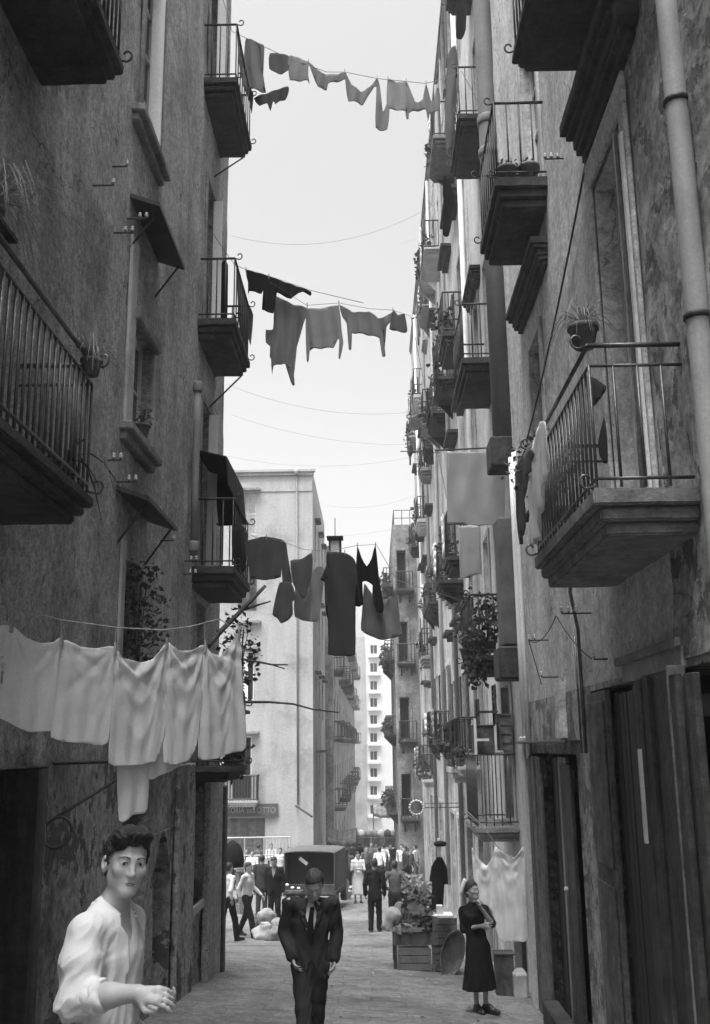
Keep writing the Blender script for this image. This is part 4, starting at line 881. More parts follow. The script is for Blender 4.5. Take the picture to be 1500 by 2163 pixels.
# far loose wires across the sky
for i, (a, b, s_) in enumerate((((489, 498), (930, 425), .5), ((480, 812), (890, 868), .3), ((489, 876), (900, 938), .25), ((475, 962), (885, 962), .3), ((690, 1068), (885, 1043), .2), ((520, 1122), (860, 1112), .25), ((840, 515), (905, 488), .1))):
    q = pY(18 + i * 2.5); line('street_wire', ('thin wire crossing the sky below the highest laundry', 'thin wire crossing the sky under the middle laundry', 'second thin wire below the middle laundry', 'level wire just above the white building roof', 'short wire from the white building roof to the right row', 'fine wire just above the low laundry', 'short wire sloping to the small high balcony on the right')[i], sag(q.w(*q.hit(*a)), q.w(*q.hit(*b)), s_), .003, WIRE_P, 'wire', 'wires across the sky')
k = MB(); q = pY(30); c = q.w(*q.hit(866, 950)); k.tube([c - Vector((0, 0, .5)), c + Vector((0, 0, .4))], .03, 5); k.lathe(c, [(.03, -.25), (.09, -.1), (.08, .1), (.02, .3)], 8); k.tube([c + Vector((-.3, 0, -.05)), c + Vector((.3, 0, -.05))], .02, 5); k.tube([c - Vector((0, 0, .1)), FC.w(30, 0, c.z - .1)], .012, 4)
tag(k.build('hanging_street_lamp', IRON), 'small dark street lamp hung from a wire against the sky', 'street lamp')

# ------------------------------------------------------------------ plants
def leaves(mb, c, rx, ry, rz, n, s, droop=0.0, rnd=None):
    rnd = rnd or random
    for _ in range(n):
        while True:
            p = Vector((rnd.uniform(-1, 1), rnd.uniform(-1, 1), rnd.uniform(-1, 1)))
            if p.length <= 1: break
        p = Vector((p.x * rx, p.y * ry, p.z * rz)) + c
        a = Vector((rnd.gauss(0, 1), rnd.gauss(0, 1), rnd.gauss(0, .6) - droop)).normalized(); b = a.cross(Vector((rnd.gauss(0, 1), rnd.gauss(0, 1), rnd.gauss(0, 1)))).normalized()
        l = s * rnd.uniform(.35, 1.5); w = l * rnd.uniform(.25, .42); n_ = a.cross(b) * (l * .12)
        mb.quad(p, p + a * l * .5 + b * w - n_, p + a * l, p + a * l * .5 - b * w - n_)
def strands(mb, c, n, l, w, up=.6, rnd=None):
    rnd = rnd or random
    for _ in range(n):
        q = rnd.uniform(0, 6.283); d = Vector((math.cos(q), math.sin(q), 0)); side = Vector((-d.y, d.x, 0)); L = l * rnd.uniform(.6, 1.25); u = up * rnd.uniform(.5, 1.3)
        prev = None
        for i in range(6):
            t = i / 5; p = c + d * (L * t) + Vector((0, 0, u * L * (1.8 * t - 2.4 * t * t))); ww = w * (1 - t * .9)
            cur = (p + side * ww, p - side * ww)
            if prev: mb.quad(prev[0], prev[1], cur[1], cur[0])
            prev = cur
def pot(c, r=.11, h=.18):
    k = MB(); k.lathe(c, [(r * .68, 0), (r * .95, h * .8), (r * 1.08, h * .8), (r * 1.08, h), (r * .9, h), (r * .85, h * .9)], 14); return k
def plant(label, c, kind='bush', r=.2, h=.3, n=160, s=.06, potr=.11, m=None, cat='potted plant', name='potted_plant', group=None, hang=None):
    c = Vector(c); t = thing(name, label, cat, c, group)
    pot(c, potr, potr * 1.6).build('pot', TERRA, t, smooth=True); k = MB(); b = c + Vector((0, 0, potr * 1.6)); rnd = random.Random(hash(label) % 997 if False else len(label) * 31 + int(abs(c.y) * 10))
    if kind == 'bush':
        leaves(k, b + Vector((0, 0, h * .5)), r, r, h * .6, n, s, rnd=rnd)
        for _ in range(5): k.tube([b, b + Vector((rnd.uniform(-r, r) * .6, rnd.uniform(-r, r) * .6, h * .8))], .006, 4)
    elif kind == 'spider': strands(k, b, n, r, .006, h, rnd)
    elif kind == 'trail':
        leaves(k, b + Vector((0, 0, .05)), r, r, .10, n // 2, s, rnd=rnd); leaves(k, b - Vector((0, 0, h * .5)), r * .7, r * .7, h * .55, n, s, .8, rnd)
    elif kind == 'agave': strands(k, b, n, r, .022, h, rnd)
    k.build('foliage', m or LEAF, t); return t
plant('pale grassy plant in a pot on the rail corner of the railed left balcony', (-1.96, 6.62, 2.58), 'spider', .36, .8, 60, potr=.075, m=LEAF_P)
plant('large pale feathery fern beside the left wall, above the railed left balcony', (-2.2, 5.25, 2.98), 'spider', .55, .9, 110, potr=.08, m=LEAF_P)
k = MB(); k.box(-2.5, -2.08, 5.1, 5.4, 2.95, 2.98); tag(k.build('wall_shelf', WOOD_D), 'small board shelf on the left wall under the feathery fern', 'shelf')
plant('dark agave with curved blades at the foot of the railed left balcony', (-2.12, 6.55, 1.75), 'agave', .46, .9, 13, potr=.08)
plant('leafy creeper filling the lowest hooded window on the left wall', (-2.46, 10.5, .55), 'bush', .34, 1.15, 420, .075, potr=.12)
plant('potted plant on the sill of the middle left window', (-2.46, 10.3, 3.29), 'bush', .12, .2, 60, .05, potr=.09)
plant('wild spiky plant in a tilted dark pot on the corner of the near right railing', (1.54, 6.62, 2.72), 'spider', .30, 1.1, 60, potr=.105, m=LEAF_P)
plant('bushy plant at the far end of the near right balcony', (1.68, 9.25, 2.15), 'bush', .42, .55, 420, .055, potr=.12, m=mat('dusty_leaf', .15, var=.5, scale=9, bump=0))
k = MB(); k.box(1.5, 1.95, 9.02, 9.5, 2.10, 2.15); k.tube([(1.7, 9.25, 2.1), (2.2, 9.25, 1.7)], .02, 5); tag(k.build('plant_stand', WOOD_D), 'wooden bracket stand under the bushy plant by the near right balcony', 'stand')
plant('round leafy pot on the ledge of the second right balcony, left of its pair', (1.74, 10.86, 6.62), 'bush', .12, .08, 60, .05, potr=.12, group='pots on the second right balcony'); plant('broad pot near the wall on the second right balcony', (2.0, 10.86, 6.62), 'bush', .10, .05, 50, .05, potr=.13, group='pots on the second right balcony')
rp = random.Random(5)
plant('big trailing plant hanging over the plant balcony below the long pale sheet', (1.72, 16.55, 1.47), 'trail', .30, .75, 360, .09, potr=.14)
plant('tall leafy plant at the near corner of the plant balcony below the long pale sheet', (1.95, 16.6, 1.47), 'bush', .26, .75, 260, .10, potr=.13)
plant('tall climbing plant on the far end of the plant balcony', (1.70, 17.9, 1.47), 'bush', .22, 1.0, 260, .08, potr=.13)
plant('creeper with bright gaps hanging below the left balcony beside the branch pole', (-2.1, 15.55, .55), 'bush', .38, 1.3, 330, .09, potr=.12)
k = MB(); k.box(-2.5, -1.9, 15.35, 15.75, .50, .548); tag(k.build('wall_shelf', WOOD_D), 'board shelf under the creeper beside the branch pole', 'shelf')
plant('drooping plant on the lowest left balcony above the street corner', (-2.1, 15.3, -.25), 'trail', .3, .4, 220, .09, potr=.13)
# crowds of pots on the far right balconies, one plant for each spot
spots = []
for (c, z, w_, dp_) in CBAL:
    for t_ in (-.7, -.15, .35, .75):
        if rp.random() < .72: spots.append((2.25 - dp_ * rp.uniform(.75, .95), c + t_ * w_, z, c))
TIER = {-.4: 'lowest', 4.0: 'second', 9.15: 'third', 14.1: 'top'}; COLW = dict(zip((21.8, 24.5, 27.2, 29.7, 32.2, 34.9, 37.6, 40.5, 43.4), ('nearest', 'second', 'third', 'fourth', 'fifth', 'sixth', 'seventh', 'eighth', 'farthest'))); ORD = ('first', 'second', 'third', 'fourth'); seen_ = {}
for i, (x, y, z, cc) in enumerate(spots):
    kk = seen_[cc, z] = seen_.get((cc, z), -1) + 1
    c = Vector((x, y, z)); t = thing('potted_plant', '%s pot plant along the %s balcony of the %s tier, worn right building' % (ORD[kk], COLW[cc], CTIER[z]), 'potted plant', c, 'pots on the worn right building')
    r_ = rp.uniform(.10, .2); pot(c, .11, .17).build('pot', TERRA, t); k = MB(); leaves(k, c + Vector((0, 0, .3 + r_ * .4)), r_ * 1.3, r_ * 1.3, r_ * rp.uniform(1.2, 2.6), 42, .13, rnd=rp); k.build('foliage', LEAF, t)
for i, (y, z) in enumerate(DBAL):
    for dj, dy in enumerate((-.5, .3)):
        c = Vector((.72, y + dy, z)); t = thing('potted_plant', 'dark bushy pot, %s of two, %s balcony up, %s column, jutting grey building' % (('nearer', 'farther')[dj], ('lowest', 'second', 'third', 'top')[i % 4], ('near', 'middle', 'far')[i // 4]), 'potted plant', c, 'pots on the jutting grey building')
        pot(c, .13, .2).build('pot', TERRA, t); k = MB(); leaves(k, c + Vector((0, 0, .45)), .25, .25, .35, 40, .2, rnd=rp); k.build('foliage', LEAF, t)
# clothes on the far right balconies
for i, (c, z, w_, dp_) in enumerate(CBAL):
    if rp.random() < .8:
        x = 2.25 - dp_ - .03; y0 = c - w_ * rp.uniform(.2, .9); ww = rp.uniform(.4, .9); hh = rp.uniform(.5, 1.1); mm = rp.choice([C_WHITE, C_WHITE2, C_MID, C_DARK, C_GREY, C_BLACK]); k = MB()
        n = 7
        for a in range(n):
            for b in range(4):
                f_ = lambda i_, j_: Vector((x - .02 - .03 * math.sin(i_ * 1.7 + i) * (1 - j_ / 5), y0 + ww * i_ / n, z + .95 - hh * j_ / 4 * (1 - .1 * math.sin(i_ * 2.1 + i))))
                k.quad(f_(a, b), f_(a + 1, b), f_(a + 1, b + 1), f_(a, b + 1))
        o = k.build('hanging_cloth', mm, smooth=True); md = o.modifiers.new('thick', 'SOLIDIFY'); md.thickness = .008
        tag(o, {C_WHITE: 'white', C_WHITE2: 'off-white', C_MID: 'light grey', C_DARK: 'dark', C_GREY: 'mid grey', C_BLACK: 'black'}[mm] + ' cloth over the %s balcony railing of the %s tier, worn right building' % (COLW[c], CTIER[z]), 'laundry', 'washing on the worn right building')

# ------------------------------------------------------------------ barred balcony clutter
k = MB(); k.box(1.63, 1.95, 16.42, 16.9, -.15, .28); k.box(1.60, 1.98, 16.39, 16.93, .281, .31); tag(k.build('wooden_chest', WOOD_D, bevel=.012), 'dark wooden chest balanced on the rail of the barred right balcony', 'chest')
k = MB()
for (x, y) in ((1.72, 16.5), (2.0, 16.5), (1.72, 16.8), (2.0, 16.8)): k.box(x - .018, x + .018, y - .018, y + .018, .31, .72)
k.box(1.69, 2.03, 16.47, 16.83, .5, .53)
for z in (.66, .74, .82): k.box(1.985, 2.015, 16.48, 16.82, z, z + .04)
k.box(1.98, 2.02, 16.48, 16.52, .72, .95); k.box(1.98, 2.02, 16.78, 16.82, .72, .95)
tag(k.build('wooden_chair', WOOD_D), 'dark wooden chair stacked on the chest over the barred right balcony', 'chair')
k = MB(); k.box(2.04, 2.24, 16.45, 16.85, -.10, .45); k.box(2.02, 2.24, 16.43, 16.87, .451, .48)
for z in (.02, .16, .30): k.box(2.06, 2.22, 16.435, 16.449, z, z + .10)
tag(k.build('wooden_crate', WOOD_M), 'slatted wooden crate beside the chest above the barred right balcony', 'crate')
k = MB(); k.box(1.66, 1.85, 16.30, 16.36, .05, .09); k.box(1.62, 1.66, 16.34, 16.38, -.16, .40); tag(k.build('white_board', PAINT_W), 'thin white board leaning on the chest above the barred balcony', 'board')

# ------------------------------------------------------------------ street stall on the right
gS = G(880, 2050); Ys = gS.y
def S(px, py, dy=0): return P(px, py, Ys + dy)
st = thing('market_stall', 'street stall of trestles and crates heaped with produce beside the woman in black', 'stall', (gS.x, gS.y, gS.z))
a, b = S(828, 1968), S(912, 1952); zt = S(870, 1966).z; zb = S(870, 1996).z; zg = gS.z + .005
k = MB(); k.box(a.x, b.x + .28, Ys, Ys + .95, zt - .05, zt); k.build('table_top', WOOD_M, st, bevel=.01)
k = MB(); n = 14
for i in range(n):
    x0, x1 = a.x + .02 + (b.x - a.x) * i / n, a.x + .02 + (b.x - a.x) * (i + 1) / n; o0, o1 = -.02 - .015 * math.sin(i * 1.9), -.02 - .015 * math.sin((i + 1) * 1.9)
    k.quad((x0, Ys + o0, zt - .02), (x1, Ys + o1, zt - .02), (x1, Ys + o1, zb), (x0, Ys + o0, zb))
k.build('skirt_cloth', cloth_mat('sack_cloth', .13, .1), st, smooth=True)
for x in (a.x + .05, b.x + .2):
    for y in (.06, .88): k = MB(); k.box(x - .03, x + .03, Ys + y - .03, Ys + y + .03, zg, zt - .051); k.build('leg', WOOD_D, st)
def crate(label, x0, x1, y0, y1, z0, z1, m, nb=4, lab=True):
    t = thing('wooden_crate', label, 'crate', ((x0 + x1) / 2, (y0 + y1) / 2, z0), 'crates at the street stall'); h = (z1 - z0) / nb
    k = MB(); k.box(x0 + .02, x1 - .02, y0 + .02, y1 - .02, z0, z1 - .06); k.build('crate_body', m, t)
    src = None
    for i in range(nb):
        k = MB(); k.box(x0, x1, y0 - .004, y0 + .014, z0 + h * i + .008, z0 + h * (i + 1) - .008); k.build('slat', m, t)
    for x in (x0, x1 - .04): k = MB(); k.box(x, x + .04, y0 - .016, y0 - .0045, z0, z1); k.build('batten', m, t)
    return t
a, b = S(840, 2051), S(910, 2000); crate('big plain pale-fronted crate standing under the stall table', a.x, b.x, Ys - .06, Ys + .5, zg, b.z, mat('crate_wood', .17, var=.2, scale=6, bump=.3), 3)
a, b = S(914, 1994), S(952, 1944); crate('tall mottled crate at the right end of the stall, uppermost of its stack', a.x, a.x + .42, Ys - .08, Ys + .5, a.z, b.z + .05, WOOD_M, 4)
a, b = S(914, 2047), S(952, 1999); crate('mottled crate on the ground at the right end of the stall, bottom of its stack', a.x, a.x + .42, Ys - .08, Ys + .5, ground(a.x + .2, Ys) + .005, b.z, WOOD_M, 4)
c = S(955, 2015, -.25); k = MB(); R3 = Matrix.Rotation(math.radians(20), 3, 'Y') @ Matrix.Rotation(math.radians(72), 3, 'X') @ Matrix.Diagonal((.20, .40, .09)).to_3x3()
k.lathe(c, [(.5, -.5), (.9, .0), (1.0, .5), (.92, .5), (.8, .0), (.4, -.3)], 20, R3); tag(k.build('oval_basket', WOOD_D, smooth=True), 'dark oval basket leaning against the stall crates next to the woman in black', 'basket')
# produce
def sack(label, c, r, h, m, cat='sack', name='sack', group=None, sq=1.0):
    k = MB(); rr = random.Random(int(c[0] * 100 + c[1] * 10)); prof = [(r * .75, 0), (r * 1.0, h * .18), (r * 1.02, h * .45), (r * .92, h * .68), (r * .66, h * .86), (r * .42, h * .95), (r * .35, h * 1.0), (r * .15, h * 1.03)]
    pz = np.interp(np.linspace(0, 1, 16), np.linspace(0, 1, len(prof)), [p[1] for p in prof]); pr_ = np.interp(np.linspace(0, 1, 16), np.linspace(0, 1, len(prof)), [p[0] for p in prof]); sd = c[0] * 7 + c[1] * 3
    k.lathe((0, 0, 0), list(zip(pr_, pz)), 26); vs = []
    for x, y, z in k.v:
        th = math.atan2(y, x); hh = z / h; q = Vector((x * 1.15, y * .9, z)); u = Vector((q.x, q.y, 0)).normalized() if (x or y) else Vector()
        d = noise.noise(Vector((x * 5, y * 5, z * 5 + sd))) * r * .55 + noise.noise(Vector((x * 14, y * 14, z * 9 + sd))) * r * .22 - r * .16 * abs(math.sin(th * 3.5 + sd + 1.5 * noise.noise(Vector((0, 0, z * 6 + sd))))) * hh
        lean = Vector((math.sin(sd), math.cos(sd), 0)) * (r * .35 * hh * hh); vs.append(tuple(Vector(c) + q + u * d + lean))
    k.v = vs; return tag(k.build(name, m, smooth=True), label, cat, group)
c = S(826, 1948, .1); sack('crumpled white bundle at the left end of the stall', (c.x, c.y, zt), .13, .36, mat('pale_sacking', .38, var=.25, scale=7, stain=.3, bump=.5)); c = S(840, 1915, .3); sack('pale rounded sack standing behind the white bundle on the stall', (c.x, c.y, zt), .11, .42, C_MID)
def heap(label, name, c, rx, ry, rz, n, s, m, cat='produce'):
    k = MB(); rr = random.Random(len(label)); k.lathe((0, 0, 0), [(1, -.1), (.97, .2), (.8, .6), (.45, .9), (.1, 1.0)], 14); k.v = [(c[0] + x * rx, c[1] + y * ry, c[2] + z * rz) for x, y, z in k.v]
    leaves(k, Vector((c[0], c[1], c[2] + rz * .6)), rx * 1.05, ry * 1.05, rz * .75, n, s, rnd=rr); return tag(k.build(name, m), label, cat)
c = S(880, 1935, .3); heap('heap of leafy greens in the middle of the stall', 'greens_heap', (c.x, c.y, zt), .32, .3, .42, 240, .13, mat('greens', .085, var=.5, scale=9, bump=.2)); c = S(862, 1958, .05); heap('low pale strip of vegetables along the front edge of the stall', 'vegetables', (c.x, c.y, zt), .36, .12, .12, 120, .09, mat('pale_greens', .18, var=.5, scale=9, bump=.2))
c = S(900, 1945, .1); heap('dark leafy bunch at the right of the stall table', 'leafy_bunch', (c.x, c.y, zt), .14, .14, .2, 110, .12, LEAF)
c = S(930, 1938, .1); k = MB(); k.box(c.x - .16, c.x + .22, c.y - .05, c.y + .3, S(930, 1943).z + .02, S(930, 1943).z + .07); k.box(c.x - .06, c.x + .05, c.y, c.y + .1, S(930, 1943).z + .071, S(930, 1943).z + .22); tag(k.build('white_boxes', PAINT_W, bevel=.008), 'small white box and tray on top of the stacked stall crates', 'box')
# hanging coat and its pole, round sign, dark shop opening
q = pY(20.2); ps = thing('coat_stand', 'dark coat and cap hung on a pole at the shop front behind the stall', 'hanging coat', (*q.w(*q.hit(927, 1925))[:2], ground(1.4, 20.2)))
cloth('coat', None, None, [(922, 1812), (934, 1812), (942, 1835), (943, 1868), (938, 1865), (936, 1916), (916, 1918), (914, 1865), (910, 1862), (912, 1832)], q, C_BLACK, parent=ps, rnd=2, thick=.10, amp=.03)
u = q.hit(928, 1780); k = MB(); k.lathe(q.w(*q.hit(930, 1783)), [(.02, -.04), (.11, -.035), (.13, 0), (.11, .04), (.04, .06)], 12); k.build('cap', SUIT_B, ps, smooth=True)
c = q.w(*q.hit(928, 1800)); k = MB(); k.tube([(c.x, c.y + .05, ground(c.x, 20.2)), (c.x, c.y + .05, c.z + .25)], .03, 7); k.build('pole', PAINT_W, ps)
q = pY(26.0); c = q.w(*q.hit(880, 1706)); rs = thing('round_sign', 'round white-rimmed sign on a bracket over the right shops', 'sign', c)
R90 = Matrix.Rotation(math.radians(90), 3, 'X')
for i in range(16):
    t = i / 16 * 6.2832; k = MB(); k.lathe(c + Vector((.17 * math.cos(t), -.02, .17 * math.sin(t))), [(.01, -.03), (.030, -.015), (.034, 0), (.026, .02), (.008, .032)], 8); k.build('bulb', mat('frosted_bulb', .50, var=.2, bump=0), rs, smooth=True)
k = MB(); k.lathe(c, [(.15, -.03), (.16, 0), (.15, .03)], 22, R90); k.build('face', WOOD_M, rs)
k = MB(); k.tube([c + Vector((.2, 0, 0)), FC.w(26.0, 0, c.z)], .014, 5); k.tube([c + Vector((.2, 0, .1)), FC.w(26.0, 0, c.z + .1)], .010, 5); k.build('bracket', IRON, rs)
k = MB(); gq = G(1080, 2060); k.box(1.95, 2.15, 15.3, 15.7, ground(2.05, 15.5), ground(2.05, 15.5) + .35); tag(k.build('stone_block', STONE_L, bevel=.03), 'pale stone block at the wall foot under the gauzy white sheets', 'block')
k = MB(); k.box(1.72, 1.98, 15.5, 15.75, ground(1.85, 15.6) + .0, ground(1.85, 15.6) + .55); k.box(1.70, 2.0, 15.48, 15.77, ground(1.85, 15.6) + .551, ground(1.85, 15.6) + .58); tag(k.build('dark_box', WOOD_D, bevel=.01), 'dark wooden box under the gauzy white sheets behind the woman', 'box')

# ------------------------------------------------------------------ covered truck, umbrella, sacks, railing and the far barrier
gt = G(660, 1926); tr = thing('covered_truck', 'small canvas-covered truck seen from behind, dark open rear, beyond the man in the suit', 'truck', gt)
yaw = Matrix.Rotation(math.radians(-8), 4, 'Z'); TM = Matrix.Translation(gt) @ yaw
def tb(k, *a): k.box(*a)
def tbuild(k, name, m, **kw): k.v = [tuple(TM @ Vector(v)) for v in k.v]; return k.build(name, m, tr, **kw)
W2, L2, Z0, Z1 = .80, 1.9, .62, 1.76
xs0 = -.10
k = MB(); arc = [(xs0 + W2 * math.cos(t) * 1.0, Z1 - .06 + .06 * math.sin(t)) for t in np.linspace(math.pi, 0, 9)]
prof = [(xs0 - W2, Z0)] + arc + [(xs0 + W2, Z0)]
for i in range(len(prof) - 1):
    (xa, za), (xb, zb_) = prof[i], prof[i + 1]; k.quad((xa, 0, za), (xb, 0, zb_), (xb, L2, zb_), (xa, L2, za))
cv = tbuild(k, 'canvas_cover', mat('canvas', .10, var=.2, scale=4, stain=.3, bump=.2)); cv.modifiers.new('thick', 'SOLIDIFY').thickness = .03
k = MB(); k.box(xs0 - W2 + .05, xs0 + W2 - .05, .35, L2 - .1, Z0, Z1 - .09); tbuild(k, 'interior_shade_fill', BLACK)  # black block in place of the shaded interior behind the open rear
k = MB(); k.box(xs0 - W2 - .05, xs0 + W2 + .05, -.06, L2, Z0 - .16, Z0 - .01); tbuild(k, 'bed', WOOD_D, bevel=.01)
k = MB(); k.box(xs0 - W2, xs0 + W2, -.10, -.062, Z0 - .12, Z0 + .18); tbuild(k, 'tailgate', WOOD_D, bevel=.01)
k = MB(); k.box(xs0 - W2 * .9, xs0 + W2 * .9, L2 + .05, L2 + 1.2, .45, 1.6); tbuild(k, 'cab', WOOD_D, bevel=.08)
for x in (xs0 - W2 + .1, xs0 + W2 - .1):
    for y in (.55, L2 + .4):
        k = MB(); k.lathe((x, y, .34), [(.20, -.09), (.33, -.08), (.34, 0), (.33, .08), (.20, .09)], 18, Matrix.Rotation(math.radians(90), 3, 'Y')); w_ = tbuild(k, 'wheel', SHOE, smooth=True)
        k = MB(); k.lathe((x, y, .34), [(.19, -.095), (.19, .095)], 14, Matrix.Rotation(math.radians(90), 3, 'Y')); k.v = [tuple(TM @ Vector(v)) for v in k.v]; k.build('rim', IRON_L, w_)
k = MB(); k.obox((xs0 - .22, .2, Z1 - .32), Vector((.8, 0, -.6)), Vector((0, 1, 0)), Vector((.6, 0, .8)), .15, .01, .05); tbuild(k, 'pale_rag', PAINT_W)
for i, (px, py, r_) in enumerate(((590, 1868, .075), (606, 1869, .06), (618, 1875, .055), (631, 1876, .05))):
    c = P(px, py, gt.y - .25); k = MB(); k.lathe(c, [(r_ * .4, -r_ * .6), (r_, -r_ * .3), (r_ * 1.1, r_ * .1), (r_ * .7, r_ * .5), (r_ * .1, r_ * .65)], 12); tag(k.build('white_bundle', PAINT_W, smooth=True), ('largest white bundle at the left of the truck tailgate', 'second white bundle along the truck tailgate', 'small low white bundle on the truck tailgate', 'bright white bundle nearest the bowed head on the truck tailgate')[i], 'bundle', 'white bundles on the truck tailgate')
k = MB(); a, b = P(583, 1880, gt.y - .25), P(640, 1880, gt.y - .25); k.box(a.x, b.x, gt.y - .45, gt.y - .09, a.z - .08, a.z - .01); tag(k.build('plank_shelf', WOOD_D), 'dark plank behind the truck holding the white bundles', 'shelf')
for x in (a.x + .06, b.x - .06): 
    pass
um = thing('umbrella', 'black open umbrella above the heads at the left street corner', 'umbrella', (*P(490, 1812, 27)[:2], G(490, 1985).z)); c = P(491, 1795, 27.0); k = MB()
k.lathe(c, [(.30, -.42), (.31, -.25), (.28, -.05), (.2, .12), (.08, .2), (.02, .24)], 10); k.build('canopy', SUIT_B, um, smooth=True); k = MB(); k.tube([c + Vector((0, 0, .26)), c - Vector((0, 0, .9))], .012, 6); k.build('handle', WOOD_D, um)
for i, (px, py, r_, h_, m_) in enumerate(((556, 1972, .20, .36, mat('pale_sacking', .38, var=.25, scale=7, stain=.3, bump=.5)), (580, 1975, .19, .30, mat('sacking', .2, var=.3, scale=9, bump=.5)), (588, 1955, .15, .45, mat('pale_sacking', .38)), (568, 1950, .24, .62, mat('basket_straw', .3, var=.3, scale=14, bump=.6)))):
    g_ = G(px, py + 12 if i < 2 else py + 25); sack(('white sack slumped on the ground left of the man in the suit', 'grey sack beside the slumped white sack', 'upright white sack close to the elbow of the man in the suit', 'large pale basket behind the sacks at the left')[i], (g_.x, g_.y, g_.z), r_, h_, m_, ('sack', 'sack', 'sack', 'basket')[i], ('sack', 'sack', 'sack', 'basket')[i], 'sacks at the left of the street')
q = pY(44.0); k = MB(); a, b = q.w(*q.hit(476, 1770)), q.w(*q.hit(613, 1768)); zb = ground(a.x, 44)
for dz in (0, -.72, -1.15): k.tube([a + Vector((0, 0, dz)), b + Vector((0, 0, dz))], .035, 6)
for i in range(10):
    p = a.lerp(b, .55 + .45 * i / 9) if i else a.lerp(b, .3); k.tube([p, (p.x, p.y, zb)], .03, 5)
tag(k.build('iron_railing', PIPE_L), 'pale iron railing in front of the lottery office', 'railing')
q = pY(58.0); a, b = q.w(*q.hit(700, 1800)), q.w(*q.hit(868, 1768)); k = MB()
for i in range(6): k.box(a.x + (b.x - a.x) * i / 6 + .01, a.x + (b.x - a.x) * (i + 1) / 6 - .01, 57.7, 59.2, q.hit(700, 1790)[1], b.z)
k.box(a.x, b.x, 57.75, 59.1, ground(0, 58), ground(0, 58) + .9); tag(k.build('market_counter', WOOD_M), 'long dark market counter across the far end of the street crowd', 'market counter')
for i in range(12):
    x = a.x + (b.x - a.x) * (i + .5) / 12; k = MB(); r_ = .22; k.lathe((x, 58.2, b.z), [(r_ * .7, 0), (r_, .12), (r_ * .9, .3), (r_ * .3, .4)], 10); tag(k.build('basket', rp.choice([PAINT_W, WOOD_L, WOOD_M, C_WHITE]), smooth=True), '%s basket counting from the left along the far market counter' % ('first', 'second', 'third', 'fourth', 'fifth', 'sixth', 'seventh', 'eighth', 'ninth', 'tenth', 'eleventh', 'last')[i], 'basket', 'baskets on the far market counter')
for i, (px, Y, hh, ww) in enumerate(((745, 46, 1.7, 1.2), (860, 30, 1.4, .9), (872, 27, 1.2, .9))):
    x = (px - 788) / 2103 * Y; g_ = ground(x, Y); t = thing('market_stall', ('small stall with a pale awning in the middle of the far crowd', 'fruit stand against the right shops beyond the man with hands on hips', 'low crate stand with white goods at the right shop fronts')[i], 'stall', (x, Y, g_), 'small far stalls')
    k = MB(); k.box(x - ww / 2, x + ww / 2, Y, Y + .8, g_ + .6, g_ + .7); k.build('table', WOOD_M, t)
    for dx in (-ww / 2 + .05, ww / 2 - .05):
        for dy in (.05, .7): k = MB(); k.box(x + dx - .03, x + dx + .03, Y + dy, Y + dy + .06, g_ - .1, g_ + .599); k.build('leg', WOOD_D, t)
    k = MB(); leaves(k, Vector((x, Y + .3, g_ + .9)), ww / 2, .35, .28, 120, .16, rnd=rp); k.build('goods', rp.choice([LEAF_P, C_WHITE]), t)

tarp = mat('market_canvas', .12, var=.3, scale=4, stain=.4, bump=.3); tarp2 = mat('market_canvas_pale', .30, var=.3, scale=4, stain=.4, bump=.3)
for i, (px, Y, hh, ww, m_, lab) in enumerate(((722, 54, 1.9, 1.5, tarp, 'dark awning left of the far counter, behind the truck'), (812, 66, 3.4, 1.6, tarp2, 'pale cloth awning slung over the far crowd beside the jutting building'))):
    x = (px - 788) / 2103 * Y; g_ = ground(x, Y); t = thing('market_awning', lab, 'awning', (x, Y, g_))
    k = MB(); n = 6
    for a in range(n):
        x0, x1 = x - ww / 2 + ww * a / n, x - ww / 2 + ww * (a + 1) / n; s0, s1 = -.12 * math.sin(math.pi * a / n), -.12 * math.sin(math.pi * (a + 1) / n)
        k.quad((x0, Y, g_ + hh + s0), (x1, Y, g_ + hh + s1), (x1, Y + 1.4, g_ + hh + .4 + s1), (x0, Y + 1.4, g_ + hh + .4 + s0)); k.quad((x0, Y, g_ + hh + s0), (x1, Y, g_ + hh + s1), (x1, Y - .03, g_ + hh + s1 - .3 - .06 * (a % 2)), (x0, Y - .03, g_ + hh + s0 - .3))
    o = k.build('canvas', m_, t, smooth=True); o.modifiers.new('thick', 'SOLIDIFY').thickness = .015
    for dx in (-ww / 2, ww / 2):
        for dy, dz in ((0, 0), (1.4, .4)): k = MB(); k.tube([(x + dx, Y + dy, g_ - .1), (x + dx, Y + dy, g_ + hh + dz)], .03, 5); k.build('post', WOOD_D, t)
for i, (px, py, r_) in enumerate(((540, 1962, .2), (505, 1930, .28), (615, 1905, .3), (846, 1905, .25), (862, 1920, .25), (884, 1900, .3), (868, 1890, .25), (730, 1900, .25))):
    g_ = G(px, py); t = thing('basket', ('small basket at the feet of the striding man', 'basket beside the left corner crowd', 'basket near the truck wheel at the left', 'heaped basket behind the man with hands on hips', 'heaped basket just behind the market stall', 'big heaped basket against the right shop wall', 'farther heaped basket by the right shops', 'heaped basket right of the truck')[i], 'basket', g_, 'heaped market baskets')
    k = MB(); k.lathe(g_, [(r_ * .7, 0), (r_, r_ * 1.1), (r_ * .95, r_ * 1.1), (r_ * .6, r_ * .9)], 14); k.build('basket_body', mat('basket_straw', .3), t); k = MB(); leaves(k, g_ + Vector((0, 0, r_ * 1.2)), r_ * .9, r_ * .9, r_ * .4, 70, .12, rnd=rp); k.build('goods', rp.choice([LEAF, LEAF_P, WOOD_L, C_MID]), t)
